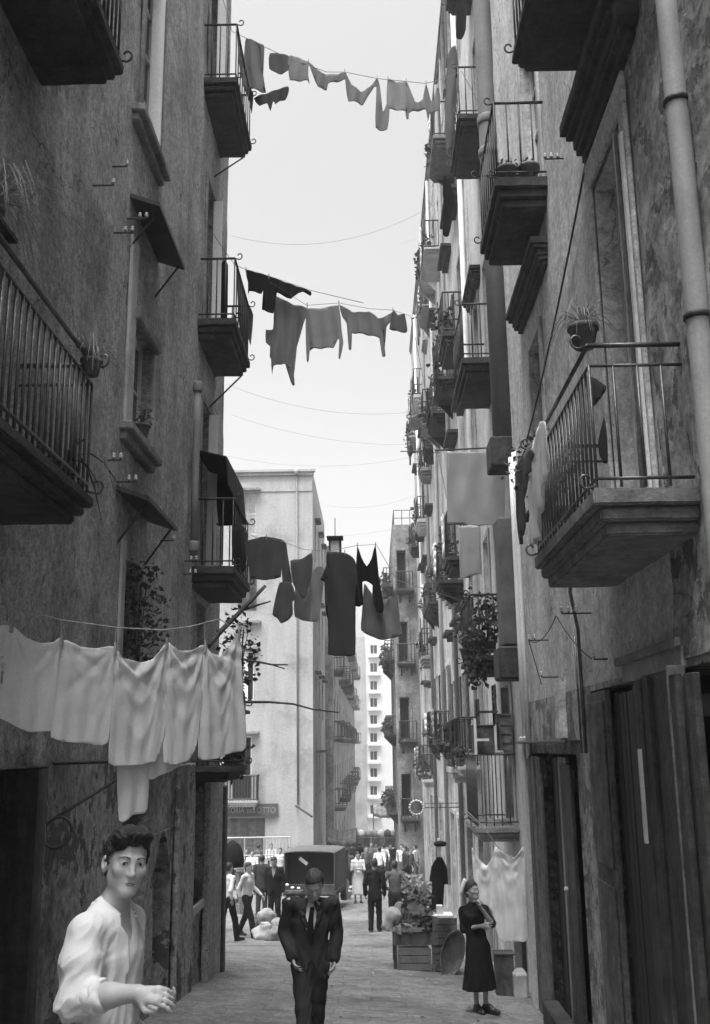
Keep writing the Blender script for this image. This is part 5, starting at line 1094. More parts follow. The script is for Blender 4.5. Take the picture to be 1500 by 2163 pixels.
for i in range(46):
    x, y = rp.uniform(-2.2, 1.9), rp.uniform(9, 24); z = ground(x, y) + .012; q = rp.uniform(0, 6.28); k = MB(); r_ = rp.uniform(.015, .05)
    k.v = [(x + r_ * math.cos(q + a) * rp.uniform(.6, 1.3), y + r_ * math.sin(q + a) * rp.uniform(.6, 1.3), z + rp.uniform(0, .03)) for a in (0, 1.3, 2.6, 3.9, 5.1)]; k.f = [(0, 1, 2, 3, 4)]
    if i == 0: LIT = MB()
    o_ = len(LIT.v); LIT.v += k.v; LIT.f += [tuple(o_ + j for j in k.f[0])]
tag(LIT.build('litter', mat('litter_scraps', .22, var=.8, scale=3, bump=0)), kind='stuff')
# ------------------------------------------------------------------ people: bodies grown as one smooth surface
class Field:
    """A sampled distance field; limbs and features are blended into it, then its zero surface is meshed."""
    def __init__(s, xs, ys, zs):
        s.x, s.y, s.z = (np.asarray(a, np.float32) for a in (xs, ys, zs)); s.D = np.full((len(s.x), len(s.y), len(s.z)), .25, np.float32)
    def _blk(s, lo, hi):
        sl = []
        for a, l, h in zip((s.x, s.y, s.z), lo, hi):
            i0, i1 = int(np.searchsorted(a, l)), int(np.searchsorted(a, h))
            if i1 <= i0: return None
            sl.append(slice(i0, i1))
        return tuple(sl)
    def _mix(s, lo, hi, fn, k, op):
        b = s._blk(lo, hi)
        if b is None: return
        X, Y, Z = s.x[b[0]][:, None, None], s.y[b[1]][None, :, None], s.z[b[2]][None, None, :]
        d = fn(X, Y, Z).astype(np.float32); D = s.D[b]
        if op == 'u':
            h = np.clip(.5 + .5 * (D - d) / k, 0, 1); s.D[b] = D * (1 - h) + d * h - k * h * (1 - h)
        else:
            h = np.clip(.5 - .5 * (D + d) / k, 0, 1); s.D[b] = D * (1 - h) - d * h + k * h * (1 - h)
    def cap(s, a, b, ra, rb, k=.02, flat=None, op='u'):
        a, b = np.array(a, float), np.array(b, float); ab = b - a; L = max(1e-9, ab @ ab); m = max(ra, rb) * (max(1, flat[1]) if flat else 1) + k + .03
        fl = None if flat is None else (np.array(flat[0], float) / np.linalg.norm(flat[0]), flat[1])
        def fn(X, Y, Z):
            px, py, pz = X - a[0], Y - a[1], Z - a[2]; t = np.clip((px * ab[0] + py * ab[1] + pz * ab[2]) / L, 0, 1)
            vx, vy, vz = px - t * ab[0], py - t * ab[1], pz - t * ab[2]
            if fl is not None:
                n_, q = fl; c = (vx * n_[0] + vy * n_[1] + vz * n_[2]) * (1 / q - 1); vx, vy, vz = vx + c * n_[0], vy + c * n_[1], vz + c * n_[2]
            return np.sqrt(vx * vx + vy * vy + vz * vz) - (ra + (rb - ra) * t)
        s._mix(np.minimum(a, b) - m, np.maximum(a, b) + m, fn, k, op)
    def ell(s, c, r, R=None, k=.02, op='u'):
        c, r = np.array(c, float), np.array(r, float); R = np.eye(3) if R is None else R; m = r.max() + k + .03
        def fn(X, Y, Z):
            p = [X - c[0], Y - c[1], Z - c[2]]; q = [R[0][i] * p[0] + R[1][i] * p[1] + R[2][i] * p[2] for i in range(3)]
            k0 = np.sqrt(sum((q[i] / r[i]) ** 2 for i in range(3))); k1 = np.sqrt(sum((q[i] / r[i] ** 2) ** 2 for i in range(3))) + 1e-6
            return k0 * (k0 - 1) / k1
        s._mix(c - m, c + m, fn, k, op)
    def cut(s, fn):
        s.D = np.maximum(s.D, fn(s.x[:, None, None], s.y[None, :, None], s.z[None, None, :]).astype(np.float32))
    def warp(s, fn):
        s.D = s.D + fn(s.x[:, None, None], s.y[None, :, None], s.z[None, None, :]).astype(np.float32)
    def mesh(s):
        D = s.D; S = D < 0; n = D.shape; cx = [np.zeros(tuple(k - 1 for k in n), np.float32) for _ in range(3)]; cnt = np.zeros(tuple(k - 1 for k in n), np.float32)
        edges = []
        for ax in range(3):
            sl0 = [slice(None)] * 3; sl1 = [slice(None)] * 3; sl0[ax] = slice(0, -1); sl1[ax] = slice(1, None)
            d0, d1 = D[tuple(sl0)], D[tuple(sl1)]; cr = S[tuple(sl0)] != S[tuple(sl1)]; idx = np.argwhere(cr); v0, v1 = d0[cr], d1[cr]; t = v0 / (v0 - v1)
            pos = [None] * 3
            for q, a in enumerate((s.x, s.y, s.z)):
                i = idx[:, q]; pos[q] = a[i] if q != ax else a[i] + (a[i + 1] - a[i]) * t
            o = [q for q in range(3) if q != ax]
            for da in (0, -1):
                for db in (0, -1):
                    c = idx.copy(); c[:, o[0]] += da; c[:, o[1]] += db
                    ok = np.all((c >= 0) & (c < np.array(cnt.shape)), axis=1); cc = tuple(c[ok].T)
                    np.add.at(cnt, cc, 1)
                    for q in range(3): np.add.at(cx[q], cc, pos[q][ok])
            edges.append((ax, idx, S[tuple(sl0)][cr]))
        act = cnt > 0; ids = np.full(cnt.shape, -1, np.int64); ids[act] = np.arange(int(act.sum()))
        V = np.stack([cx[q][act] / cnt[act] for q in range(3)], 1); Fs = []
        for ax, idx, ins in edges:
            o = [q for q in range(3) if q != ax]
            if ax == 1: o = o[::-1]
            q4 = []
            ok = np.ones(len(idx), bool)
            for da, db in ((0, 0), (-1, 0), (-1, -1), (0, -1)):
                c = idx.copy(); c[:, o[0]] += da; c[:, o[1]] += db; g = np.all((c >= 0) & (c < np.array(cnt.shape)), axis=1); ok &= g; c = np.clip(c, 0, np.array(cnt.shape) - 1); q4.append(ids[tuple(c.T)])
            q4 = np.stack(q4, 1); q4[~ins] = q4[~ins][:, ::-1]; q4 = q4[ok & (q4 >= 0).all(1)]; Fs.append(q4)
        return V, np.concatenate(Fs) if Fs else np.zeros((0, 4), int)
    def build(s, name, m, parent=None, smooth=2):
        V, Fc = s.mesh(); me = bpy.data.meshes.new(name); me.vertices.add(len(V)); me.vertices.foreach_set('co', V.astype(np.float32).ravel())
        me.loops.add(len(Fc) * 4); me.loops.foreach_set('vertex_index', Fc.astype(np.int32).ravel()); me.polygons.add(len(Fc)); me.polygons.foreach_set('loop_start', np.arange(0, len(Fc) * 4, 4, dtype=np.int32))
        me.polygons.foreach_set('use_smooth', np.ones(len(Fc), bool)); me.update(calc_edges=True); me.validate()
        if smooth:
            bm = bmesh.new(); bm.from_mesh(me)
            for _ in range(smooth): bmesh.ops.smooth_vert(bm, verts=bm.verts[:], factor=.4, use_axis_x=True, use_axis_y=True, use_axis_z=True)
            bm.to_mesh(me); bm.free()
        me.materials.append(m); return put(link(bpy.data.objects.new(name, me)), parent)
def axis(lo, hi, h, fine=()):
    """Sample positions from lo to hi at step h, finer inside the given (a, b, step) spans."""
    r = []; p = lo
    while p < hi:
        r.append(p); st = h
        for a, b, f in fine:
            if a <= p <= b: st = min(st, f)
        p += st
    return r
def A3(v): return np.array([v[0], v[1], v[2]], float)
def head_frame(f, tilt_up=0.0, roll=0.0, yaw=0.0):
    """Rows: right, forward, up of a head facing plan direction f (turned by yaw), pitched and rolled."""
    fx, fy = f; n = math.hypot(fx, fy); fx, fy = fx / n, fy / n; c, s = math.cos(yaw), math.sin(yaw); fx, fy = fx * c - fy * s, fx * s + fy * c
    fw = np.array([fx, fy, 0.]); rt = np.array([fy, -fx, 0.]); up = np.array([0, 0, 1.])
    fw, up = fw * math.cos(tilt_up) + up * math.sin(tilt_up), up * math.cos(tilt_up) - fw * math.sin(tilt_up)
    rt, up = rt * math.cos(roll) + up * math.sin(roll), up * math.cos(roll) - rt * math.sin(roll)
    return rt, fw, up
def put_head(Fd, c, fr, s=1.0, face=True, neck_to=None, neck_r=.054):
    rt, fw, up = fr; R = np.stack([rt, fw, up], 1); c = A3(c)
    p = lambda x, y, z: c + (rt * x + fw * y + up * z) * s
    Fd.ell(p(0, -.018, .030), np.array([.0745, .095, .088]) * s, R, k=.02 * s); Fd.ell(p(0, .022, -.030), np.array([.057, .064, .084]) * s, R, k=.03 * s)
    for g in (-1, 1): Fd.cap(p(g * .045, -.005, -.055), p(g * .014, .062, -.098), .020 * s, .016 * s, k=.03 * s)
    Fd.ell(p(0, .066, -.100), np.array([.022, .017, .016]) * s, R, k=.02 * s)
    if face:
        for g in (-1, 1):
            Fd.ell(p(g * .043, .056, -.022), np.array([.020, .020, .020]) * s, R, k=.025 * s); Fd.ell(p(g * .033, .094, -.001), np.array([.016, .013, .0095]) * s, R, k=.012 * s, op='s')
            Fd.cap(p(g * .012, .083, .020), p(g * .046, .068, .020), .0085 * s, .006 * s, k=.012 * s); Fd.ell(p(g * .0315, .0735, .001), np.array([.0135, .0125, .0125]) * s, R, k=.003 * s)
            Fd.cap(p(g * .018, .0845, .0075), p(g * .046, .073, .0065), .0038 * s, .003 * s, k=.005 * s)
            Fd.ell(p(g * .0105, .093, -.041), np.array([.0085, .010, .0075]) * s, R, k=.006 * s)
        Fd.cap(p(0, .081, .006), p(0, .104, -.036), .0075 * s, .0105 * s, k=.012 * s)
        Fd.cap(p(-.019, .075, -.0625), p(.019, .075, -.0625), .007 * s, .007 * s, k=.008 * s); Fd.cap(p(0, .083, -.061), p(0, .084, -.0625), .007 * s, .007 * s, k=.012 * s)
        Fd.cap(p(-.014, .077, -.0755), p(.014, .077, -.0755), .0075 * s, .0075 * s, k=.008 * s); Fd.cap(p(-.020, .088, -.0690), p(.020, .088, -.0690), .0028 * s, .0028 * s, k=.003 * s, op='s')
    for g in (-1, 1):
        Re = np.stack([rt * .94 + fw * .34 * -g * 0 + up * 0, fw, up], 1)
        Fd.ell(p(g * .081, -.014, -.008), np.array([.012, .021, .033]) * s, Re, k=.008 * s)
        if face: Fd.ell(p(g * .089, -.006, -.004), np.array([.007, .010, .017]) * s, Re, k=.005 * s, op='s')
    if neck_to is not None: Fd.cap(p(0, -.022, -.070), neck_to, neck_r * s, neck_r * 1.08, k=.035 * s)
    return p, R
def face_bits(p, R, s, parent, full=True):
    for g in (-1, 1):
        k = MB(); k.lathe((0, 0, 0), [(.002, -.0112), (.008, -.0078), (.0112, 0), (.008, .0078), (.002, .0112)], 12); c = p(g * .0315, .0738, .0002)
        k.v = [tuple(c + np.array(v) * s * np.array([1, 1, 1])) for v in k.v]; e = k.build('eye', EYE_W, parent, smooth=True)
        if full:
            k = MB(); Rm = Matrix([list(r) for r in R]); c2 = p(g * .0315 + .0010, .0815, .0014); k.lathe((0, 0, 0), [(.0005, .0048), (.0048, .0036), (.0064, .0012), (.0066, -.002)], 14, Matrix.Rotation(math.radians(-90), 3, 'X')); k.v = [tuple(c2 + R @ np.array(v) * s) for v in k.v]; k.build('iris', EYE_D, e, smooth=True)
            k = MB(); k.tube([p(g * (.019 + .028 * t), .0895 - .019 * t * t - .001, .0040 - .006 * t + .008 * math.sin(t * 3.1) * .6) for t in np.linspace(0, 1, 7)], .0019 * s, 5); k.build('eyelid', HAIR, parent, smooth=True)
        k = MB(); k.tube([p(g * (.013 + .037 * t), .0925 - .020 * t * t, .0195 + .0075 * math.sin(t * 2.7) - .003 * t) for t in np.linspace(0, 1, 7)], .0030 * s, 6, r1=.0012 * s); k.build('eyebrow', HAIR, parent, smooth=True)
    if full:
        k = MB(); k.tube([p(x, .0855 - 9 * x * x, -.0690 + .0012 * math.cos(x * 190)) for x in np.linspace(-.018, .018, 9)], .0018 * s, 5); k.build('mouth_line', EYE_D, parent, smooth=True)
        k = MB(); k.tube([p(x, .0838 - 9 * x * x, -.0750) for x in np.linspace(-.014, .014, 9)], .0042 * s, 6); k.build('lower_lip', LIP, parent, smooth=True)
def hand(Fd, w, d, n, s=1.0, side=1, curl=.5, spread=.12, thumb=.7):
    """Wrist w, direction d along the palm, n out of the back of the hand; side +1 puts the thumb along d x n."""
    w, d, n = A3(w), A3(d), A3(n); d = d / np.linalg.norm(d); n = n - d * (n @ d); n = n / np.linalg.norm(n); t = np.cross(d, n) * side
    q = lambda a, b, c: w + (d * a + t * b + n * c) * s
    Fd.cap(q(0, 0, 0), q(.03, 0, 0), .026 * s, .028 * s, k=.015 * s, flat=(n, .72)); Fd.cap(q(.045, .018, 0), q(.085, .022, .004), .020 * s, .016 * s, k=.015 * s, flat=(n, .75)); Fd.cap(q(.045, -.014, 0), q(.080, -.022, .002), .019 * s, .015 * s, k=.015 * s, flat=(n, .75))
    for i, (b, L) in enumerate(((.030, .92), (.010, 1.0), (-.010, .95), (-.029, .76))):
        a0 = q(.085 - .004 * abs(i - 1), b, .003); ang = .15; pt = a0; c = curl * (1 + .12 * i)
        for j, (l, r0, r1) in enumerate(((.040, .0098, .0088), (.026, .0088, .0080), (.021, .0080, .0066))):
            ang += c * (.75, .95, .6)[j]; v = (d * math.cos(ang) - n * math.sin(ang)) + t * spread * (b / .03) * .6; nx = pt + v * l * L * s; Fd.cap(pt, nx, r0 * s, r1 * s, k=.004 * s); pt = nx
    a0 = q(.018, .024, -.004); v1 = d * .62 + t * .75 - n * .25; a1 = a0 + v1 * .042 * s; v2 = d * (.9 - .2 * thumb) + t * (.35 - .5 * thumb) - n * .35 * thumb; a2 = a1 + v2 * .030 * s; a3 = a2 + (v2 - n * .15 - t * .1) * .024 * s
    Fd.cap(a0, a1, .0150 * s, .0120 * s, k=.012 * s); Fd.cap(a1, a2, .0108 * s, .0098 * s, k=.004 * s); Fd.cap(a2, a3, .0096 * s, .0074 * s, k=.004 * s)
def crinkle(o, amp, freq, frame, seed=0.0, oct_=2):
    """Push the cloth in and out along its normals with ridged noise; frame(p) gives the unit crease direction and its strength at p."""
    me = o.data; nrm = [v.normal.copy() for v in me.vertices]
    for v, n_ in zip(me.vertices, nrm):
        d, st = frame(v.co); c = v.co; along = c.dot(d); q = (c - d * along) * freq + d * (along * freq * .28) + Vector((seed, seed * 2, 0))
        r_ = noise.ridged_multi_fractal(q, 1.0, 2.1, oct_, 1.0, 2.0) - 1.1
        v.co = c + n_ * max(-.02, min(.02, amp * st * r_))
    me.update()
def hair_cap(c, fr, s, parent, m, front=.050, low=-.045, lift=.012, name='hair', h=.006, quiff=0.0, grooves=0.0, bun=False, part=0.0):
    rt, fw, up = fr; R = np.stack([rt, fw, up], 1); c = A3(c); p = lambda x, y, z: c + (rt * x + fw * y + up * z) * s; e = .20 * s
    Fd = Field(np.arange(c[0] - e, c[0] + e, h), np.arange(c[1] - e, c[1] + e, h), np.arange(c[2] - e, c[2] + e, h))
    Fd.ell(p(0, -.020, .034), np.array([.080 + lift * .5, .101 + lift * .4, .090 + lift]) * s, R, k=.01)
    Fd.ell(p(0, -.045, -.030), np.array([.068, .064, .070]) * s, R, k=.03)
    if quiff:
        for x, y, z, r_ in ((-.045, .045, .100, .024), (-.015, .062, .108, .027), (.018, .070, .108, .027), (.046, .066, .098, .022), (.062, .045, .086, .018)): Fd.ell(p(x, y, z), np.array([r_ * 1.2, r_ * 1.25, r_]) * s * (.8 + quiff * .4), R, k=.014)
    if bun: Fd.ell(p(0, -.125, .0), np.array([.045, .035, .045]) * s, R, k=.02)
    def local(X, Y, Z):
        dx, dy, dz = X - c[0], Y - c[1], Z - c[2]; return [(dx * a[0] + dy * a[1] + dz * a[2]) / s for a in (rt, fw, up)]
    def cutter(X, Y, Z):
        x, y, z = local(X, Y, Z)
        hl = front + .010 * np.sin(x * 40)
        a = np.minimum(y - (hl - .030 + .0 * x), .074 + .10 * (y - .06) - z + .30 * np.abs(x) * 0)    # face: forward of the hair line and below it
        a = np.minimum(y - (front - .045), (.070 - 5 * x * x - .15 * (x + part)) - z)
        b = np.minimum(y + .012, -.012 - z); cl = low - z
        return np.maximum(np.maximum(a, b), cl) * s
    Fd.cut(cutter)
    if grooves:
        def gr(X, Y, Z):
            x, y, z = local(X, Y, Z); return grooves * (np.sin((x * 1.0 + z * .55 - y * .25) * 260 + 3 * np.sin(y * 38 + z * 30)) * .5 + np.sin((x - .4 * z) * 120 + 2 * np.sin(y * 25)))
        Fd.warp(gr)
    o = Fd.build(name, m, parent, smooth=1)
    if h < .0085:
        back = Vector((up * .55 - fw * .8 + rt * .25).tolist()).normalized(); crinkle(o, .0045 * s, 42.0, lambda q_: (back, 1.0), 2.0, 3)
    return o
def limb_set(Fd, J, r, k=.03, scale=1.0):
    for a, b, ra, rb in r: Fd.cap(J[a], J[b], ra * scale, rb * scale, k)

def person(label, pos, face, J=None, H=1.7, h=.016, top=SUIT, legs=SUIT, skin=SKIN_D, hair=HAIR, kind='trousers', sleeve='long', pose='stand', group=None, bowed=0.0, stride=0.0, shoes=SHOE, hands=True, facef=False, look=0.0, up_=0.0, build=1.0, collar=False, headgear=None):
    """Generic figure: pos is the ground point, face the plan direction it faces."""
    fx, fy = face; n = math.hypot(fx, fy); f = np.array([fx / n, fy / n, 0.]); rt = np.array([f[1], -f[0], 0.]); up = np.array([0, 0, 1.]); B = A3(pos); s = H / 1.72
    w = lambda x, y, z: B + (rt * x + f * y + up * z) * s
    ln = .25 * bowed
    j = dict(P=w(0, 0, .93), W=w(0, .01 + ln * .05, 1.08), C=w(0, .01 + ln * .3, 1.28), N=w(0, .0 + ln * .55, 1.46), HD=w(0, .03 + ln * .9, 1.60 - .02 * bowed))
    for g, q in ((-1, 'L'), (1, 'R')):
        j['S' + q] = w(g * .185, .0 + ln * .45, 1.40); j['E' + q] = w(g * .235, -.04 + ln * .2, 1.12); j['Wr' + q] = w(g * .235, .05, .88)
        j['H' + q] = w(g * .085, 0, .92); j['K' + q] = w(g * .095, .03 + g * stride * .5, .49); j['A' + q] = w(g * .10, -.02 + g * stride, .085 + max(0, -g * stride) * .25); j['T' + q] = w(g * .12, .13 + g * stride, .035 + max(0, -g * stride) * .05)
    if pose == 'hips':
        for g, q in ((-1, 'L'), (1, 'R')): j['E' + q] = w(g * .36, -.10, 1.14); j['Wr' + q] = w(g * .17, .0, 1.02)
    if pose == 'folded':
        for g, q in ((-1, 'L'), (1, 'R')): j['E' + q] = w(g * .23, .05, 1.12); j['Wr' + q] = w(-g * .02, .20, 1.16)
    if pose == 'swing':
        for g, q in ((-1, 'L'), (1, 'R')): j['E' + q] = w(g * .25, -.05 - g * .06, 1.13); j['Wr' + q] = w(g * .24, .10 - g * .16, .93)
    if J: j.update(J)
    P_ = np.array([v for v in j.values()]); lo, hi = P_.min(0) - .24, P_.max(0) + .26
    hz = j['HD'][2]; ax = lambda q: axis(lo[q], hi[q], h)
    gx, gy, gz = ax(0), ax(1), axis(min(lo[2], B[2] - .03), hi[2], h, ((hz - .2, hz + .25, h * .6),))
    b = build; fl = (f, .66)
    Fd = Field(gx, gy, gz); fr = head_frame(face, up_ - .75 * bowed, 0.0, look)
    pf_, R = put_head(Fd, j['HD'], fr, s, face=facef, neck_to=j['N'])
    Fd.cap(j['N'] - up * .03, j['C'] - up * .02, .060 * s, .112 * s * b, .03, (f, .58)); Fd.cap(j['C'], j['P'], .110 * s * b, .115 * s * b, .04, (f, .58))
    for q in 'LR':
        g = -1 if q == 'L' else 1
        Fd.cap(j['S' + q], j['E' + q], .044 * s, .036 * s, .03); Fd.cap(j['E' + q], j['Wr' + q], .036 * s, .024 * s, .02); Fd.cap(j['C'] + up * .09, j['S' + q], .06 * s, .042 * s, .03)
        Fd.cap(j['H' + q], j['K' + q], .070 * s, .046 * s, .03); Fd.cap(j['K' + q], j['A' + q], .046 * s, .030 * s, .02); Fd.cap(j['A' + q], j['T' + q], .034 * s, .026 * s, .02)
        if hands: d = j['Wr' + q] - j['E' + q]; hand(Fd, j['Wr' + q], d, rt * g, s * 1.0, side=-g if False else g, curl=.35)
        else: d = (j['Wr' + q] - j['E' + q]); d /= np.linalg.norm(d); Fd.cap(j['Wr' + q], j['Wr' + q] + d * .11 * s, .030 * s, .022 * s, .02, (rt, .6))
    o = tag(Fd.build('person', skin), label, 'person', group)
    # upper garment
    e = .018 * s; Fd = Field(gx, gy, gz)
    hem = (j['P'] - up * .10 * s) if kind in ('suit',) else j['P'] + up * .03 * s
    Fd.cap(j['N'] - up * .035 * s, j['C'], .078 * s, .145 * s * b, .05, fl); Fd.cap(j['C'], j['P'], .140 * s * b, .140 * s * b, .05, fl)
    if kind == 'suit': Fd.cap(j['P'], j['P'] - up * .14 * s, .142 * s * b, .150 * s * b, .04, fl)
    for q in 'LR':
        sr = .063 if kind == 'suit' else .056; Fd.cap(j['C'] + up * .11 * s, j['S' + q], .080 * s, sr * s, .04); Fd.cap(j['S' + q], j['E' + q], sr * s, (.064 if kind == 'suit' else .054) * s, .025)
        if sleeve == 'long': Fd.cap(j['E' + q], j['Wr' + q], (.062 if kind == 'suit' else .052) * s, (.054 if kind == 'suit' else .043) * s, .02)
        elif sleeve == 'rolled': Fd.cap(j['E' + q], j['E' + q] * .6 + j['Wr' + q] * .4, .054 * s, .050 * s, .02)
        dd = j['Wr' + q] - j['E' + q]; L = np.linalg.norm(dd); dd = dd / L; wr = j['Wr' + q]
    zc = hem[2] - (.02 if kind != 'dress' else 0); nz = j['N'] + up * .035 * s
    tilt = f * (.35 + .6 * bowed)
    Fd.cut(lambda X, Y, Z: np.maximum(zc - (.045 * s if kind == 'suit' else 0) - Z, (Z - nz[2]) * .95 + (X - nz[0]) * tilt[0] * .3 + (Y - nz[1]) * tilt[1] * .3))
    if kind == 'suit':
        def vee(X, Y, Z):
            x = (X - j['N'][0]) * rt[0] + (Y - j['N'][1]) * rt[1]; y = (X - j['C'][0]) * f[0] + (Y - j['C'][1]) * f[1]; z = Z - (j['C'][2] - .10 * s)
            a = np.minimum(np.minimum(z * .26 - np.abs(x), y - .02), z); zz = (j['P'][2] - .02 * s) - Z; c_ = np.minimum(zz * .55 - np.abs(x - .01), y - .02)
            return np.maximum(a, c_)
        Fd.cut(vee)
        def cuff(X, Y, Z): return -1.0 + 0 * X + 0 * Y + 0 * Z
    ph = B[0] * 7 + B[1]
    Fd.warp(lambda X, Y, Z: .0035 * np.sin(34 * Z + 9 * np.sin(11 * X + 9 * Y + ph)) + .003 * np.sin(50 * X + 21 * Z + ph))
    g_ = Fd.build({'suit': 'jacket', 'dress': 'bodice'}.get(kind, 'shirt'), top, o)
    if h < .02: crinkle(g_, .0050, 9.0, lambda p: (Vector((.35, 0, .94)), 1.0), ph)
    if kind == 'suit' and facef:
        Fd = Field(gx, gy, gz); Fd.cap(j['N'] - up * .02 * s, j['C'], .074 * s, .139 * s * b, .05, fl); Fd.cap(j['C'], j['P'], .134 * s * b, .13 * s, .05, fl)
        def keep(X, Y, Z):
            x = (X - j['N'][0]) * rt[0] + (Y - j['N'][1]) * rt[1]; y = (X - j['C'][0]) * f[0] + (Y - j['C'][1]) * f[1]; return np.maximum(np.maximum(np.abs(x) - .10, .0 - y), np.maximum(j['C'][2] - .14 - Z, Z - j['N'][2] - .03))
        Fd.cut(keep); Fd.build('white_shirt', SHIRT, o)
        k = MB(); nodes = [j['N'] - up * .05 * s + f * .105 * s, j['C'] + up * .02 * s + f * .126 * s, j['C'] - up * .13 * s + f * .128 * s]; ws = (.017, .024, .032)
        for (q0, q1, w0, w1) in ((nodes[0], nodes[1], ws[0], ws[1]), (nodes[1], nodes[2], ws[1], ws[2])): k.quad(q0 - rt * w0, q0 + rt * w0, q1 + rt * w1, q1 - rt * w1)
        te = k.build('tie', SUIT_B, o); te.modifiers.new('thick', 'SOLIDIFY').thickness = .01
        for g in (-1, 1):
            k = MB(); pts = [(g * .035, .075, 1.475), (g * .105, .098, 1.40), (g * .085, .120, 1.34), (g * .055, .118, 1.26), (g * .012, .122, 1.185)]
            inner = [(g * .028, .085, 1.45), (g * .055, .107, 1.38), (g * .050, .117, 1.32), (g * .032, .118, 1.25), (g * .008, .120, 1.19)]
            off = A3(j['C']) - w(0, .01, 1.28)
            q1 = [w(*x) + off + f * .012 for x in pts]; q2 = [w(*x) + off + f * .012 for x in inner]
            for i in range(4): k.quad(q1[i], q1[i + 1], q2[i + 1], q2[i])
            l_ = k.build('lapel', top, o, smooth=True); l_.modifiers.new('thick', 'SOLIDIFY').thickness = .008
    # lower garment
    Fd = Field(gx, gy, gz)
    if kind == 'dress':
        k_ = j['P']; hemz = B[2] + .30 * s; Fd.cap(j['W'], j['P'], .125 * s * b, .165 * s * b, .06, (f, .75)); Fd.cap(j['P'], np.array([k_[0], k_[1], hemz - .03]), .165 * s * b, .235 * s * b, .04, (f, .78))
        Fd.warp(lambda X, Y, Z: .012 * np.sin(11 * np.arctan2(Y - k_[1], X - k_[0]) + 2 * np.sin(Z * 3)) * np.clip((k_[2] - Z) * 1.6, 0, 1)); Fd.cut(lambda X, Y, Z: np.maximum(hemz - Z, Z - j['W'][2] - .02)); Fd.build('skirt', legs, o)
    else:
        Fd.cap(j['W'] - up * .06 * s, j['P'] - up * .02 * s, .118 * s * b, .128 * s * b, .04, fl)
        for q in 'LR': Fd.cap(j['H' + q], j['K' + q], .098 * s, .076 * s, .035); Fd.cap(j['K' + q], j['A' + q] - up * .02 * s, .076 * s, .066 * s, .02)
        zl = min(j['AL'][2], j['AR'][2]) - .045 * s
        Fd.cut(lambda X, Y, Z: zl - Z); Fd.warp(lambda X, Y, Z: .004 * np.sin(40 * Z + 12 * np.sin(14 * X + ph))); g_ = Fd.build('trousers', legs, o)
        if h < .02: crinkle(g_, .0065, 8.0, lambda p: (Vector((.15, 0, .99)), 1.0), ph + 4)
    for q in 'LR':
        Fd = Field(axis(j['A' + q][0] - .2, j['A' + q][0] + .2, h), axis(j['A' + q][1] - .25, j['A' + q][1] + .25, h), axis(j['T' + q][2] - .07, j['A' + q][2] + .08, h * .8)); t = j['T' + q]; a = j['A' + q]; heel = a + (a - t) * .25; heel[2] = t[2] + .0
        Fd.cap(heel, t + (t - heel) * .12, .042 * s, .040 * s, .02); Fd.cap(a - up * .015, (a + t) / 2, .044 * s, .040 * s, .03); Fd.cut(lambda X, Y, Z: t[2] - .03 - Z); Fd.build('shoe', shoes, o)
    if headgear is None: hair_cap(j['HD'], fr, s, o, hair, grooves=.0012 if facef else 0, h=max(.007, h * .7), low=-.06 if kind != 'dress' else -.09, bun=kind == 'dress', lift=.022 if kind == 'dress' else .01)
    if facef: face_bits(pf_, R, s, o, full=False)
    return o, j, pf_, R, fr

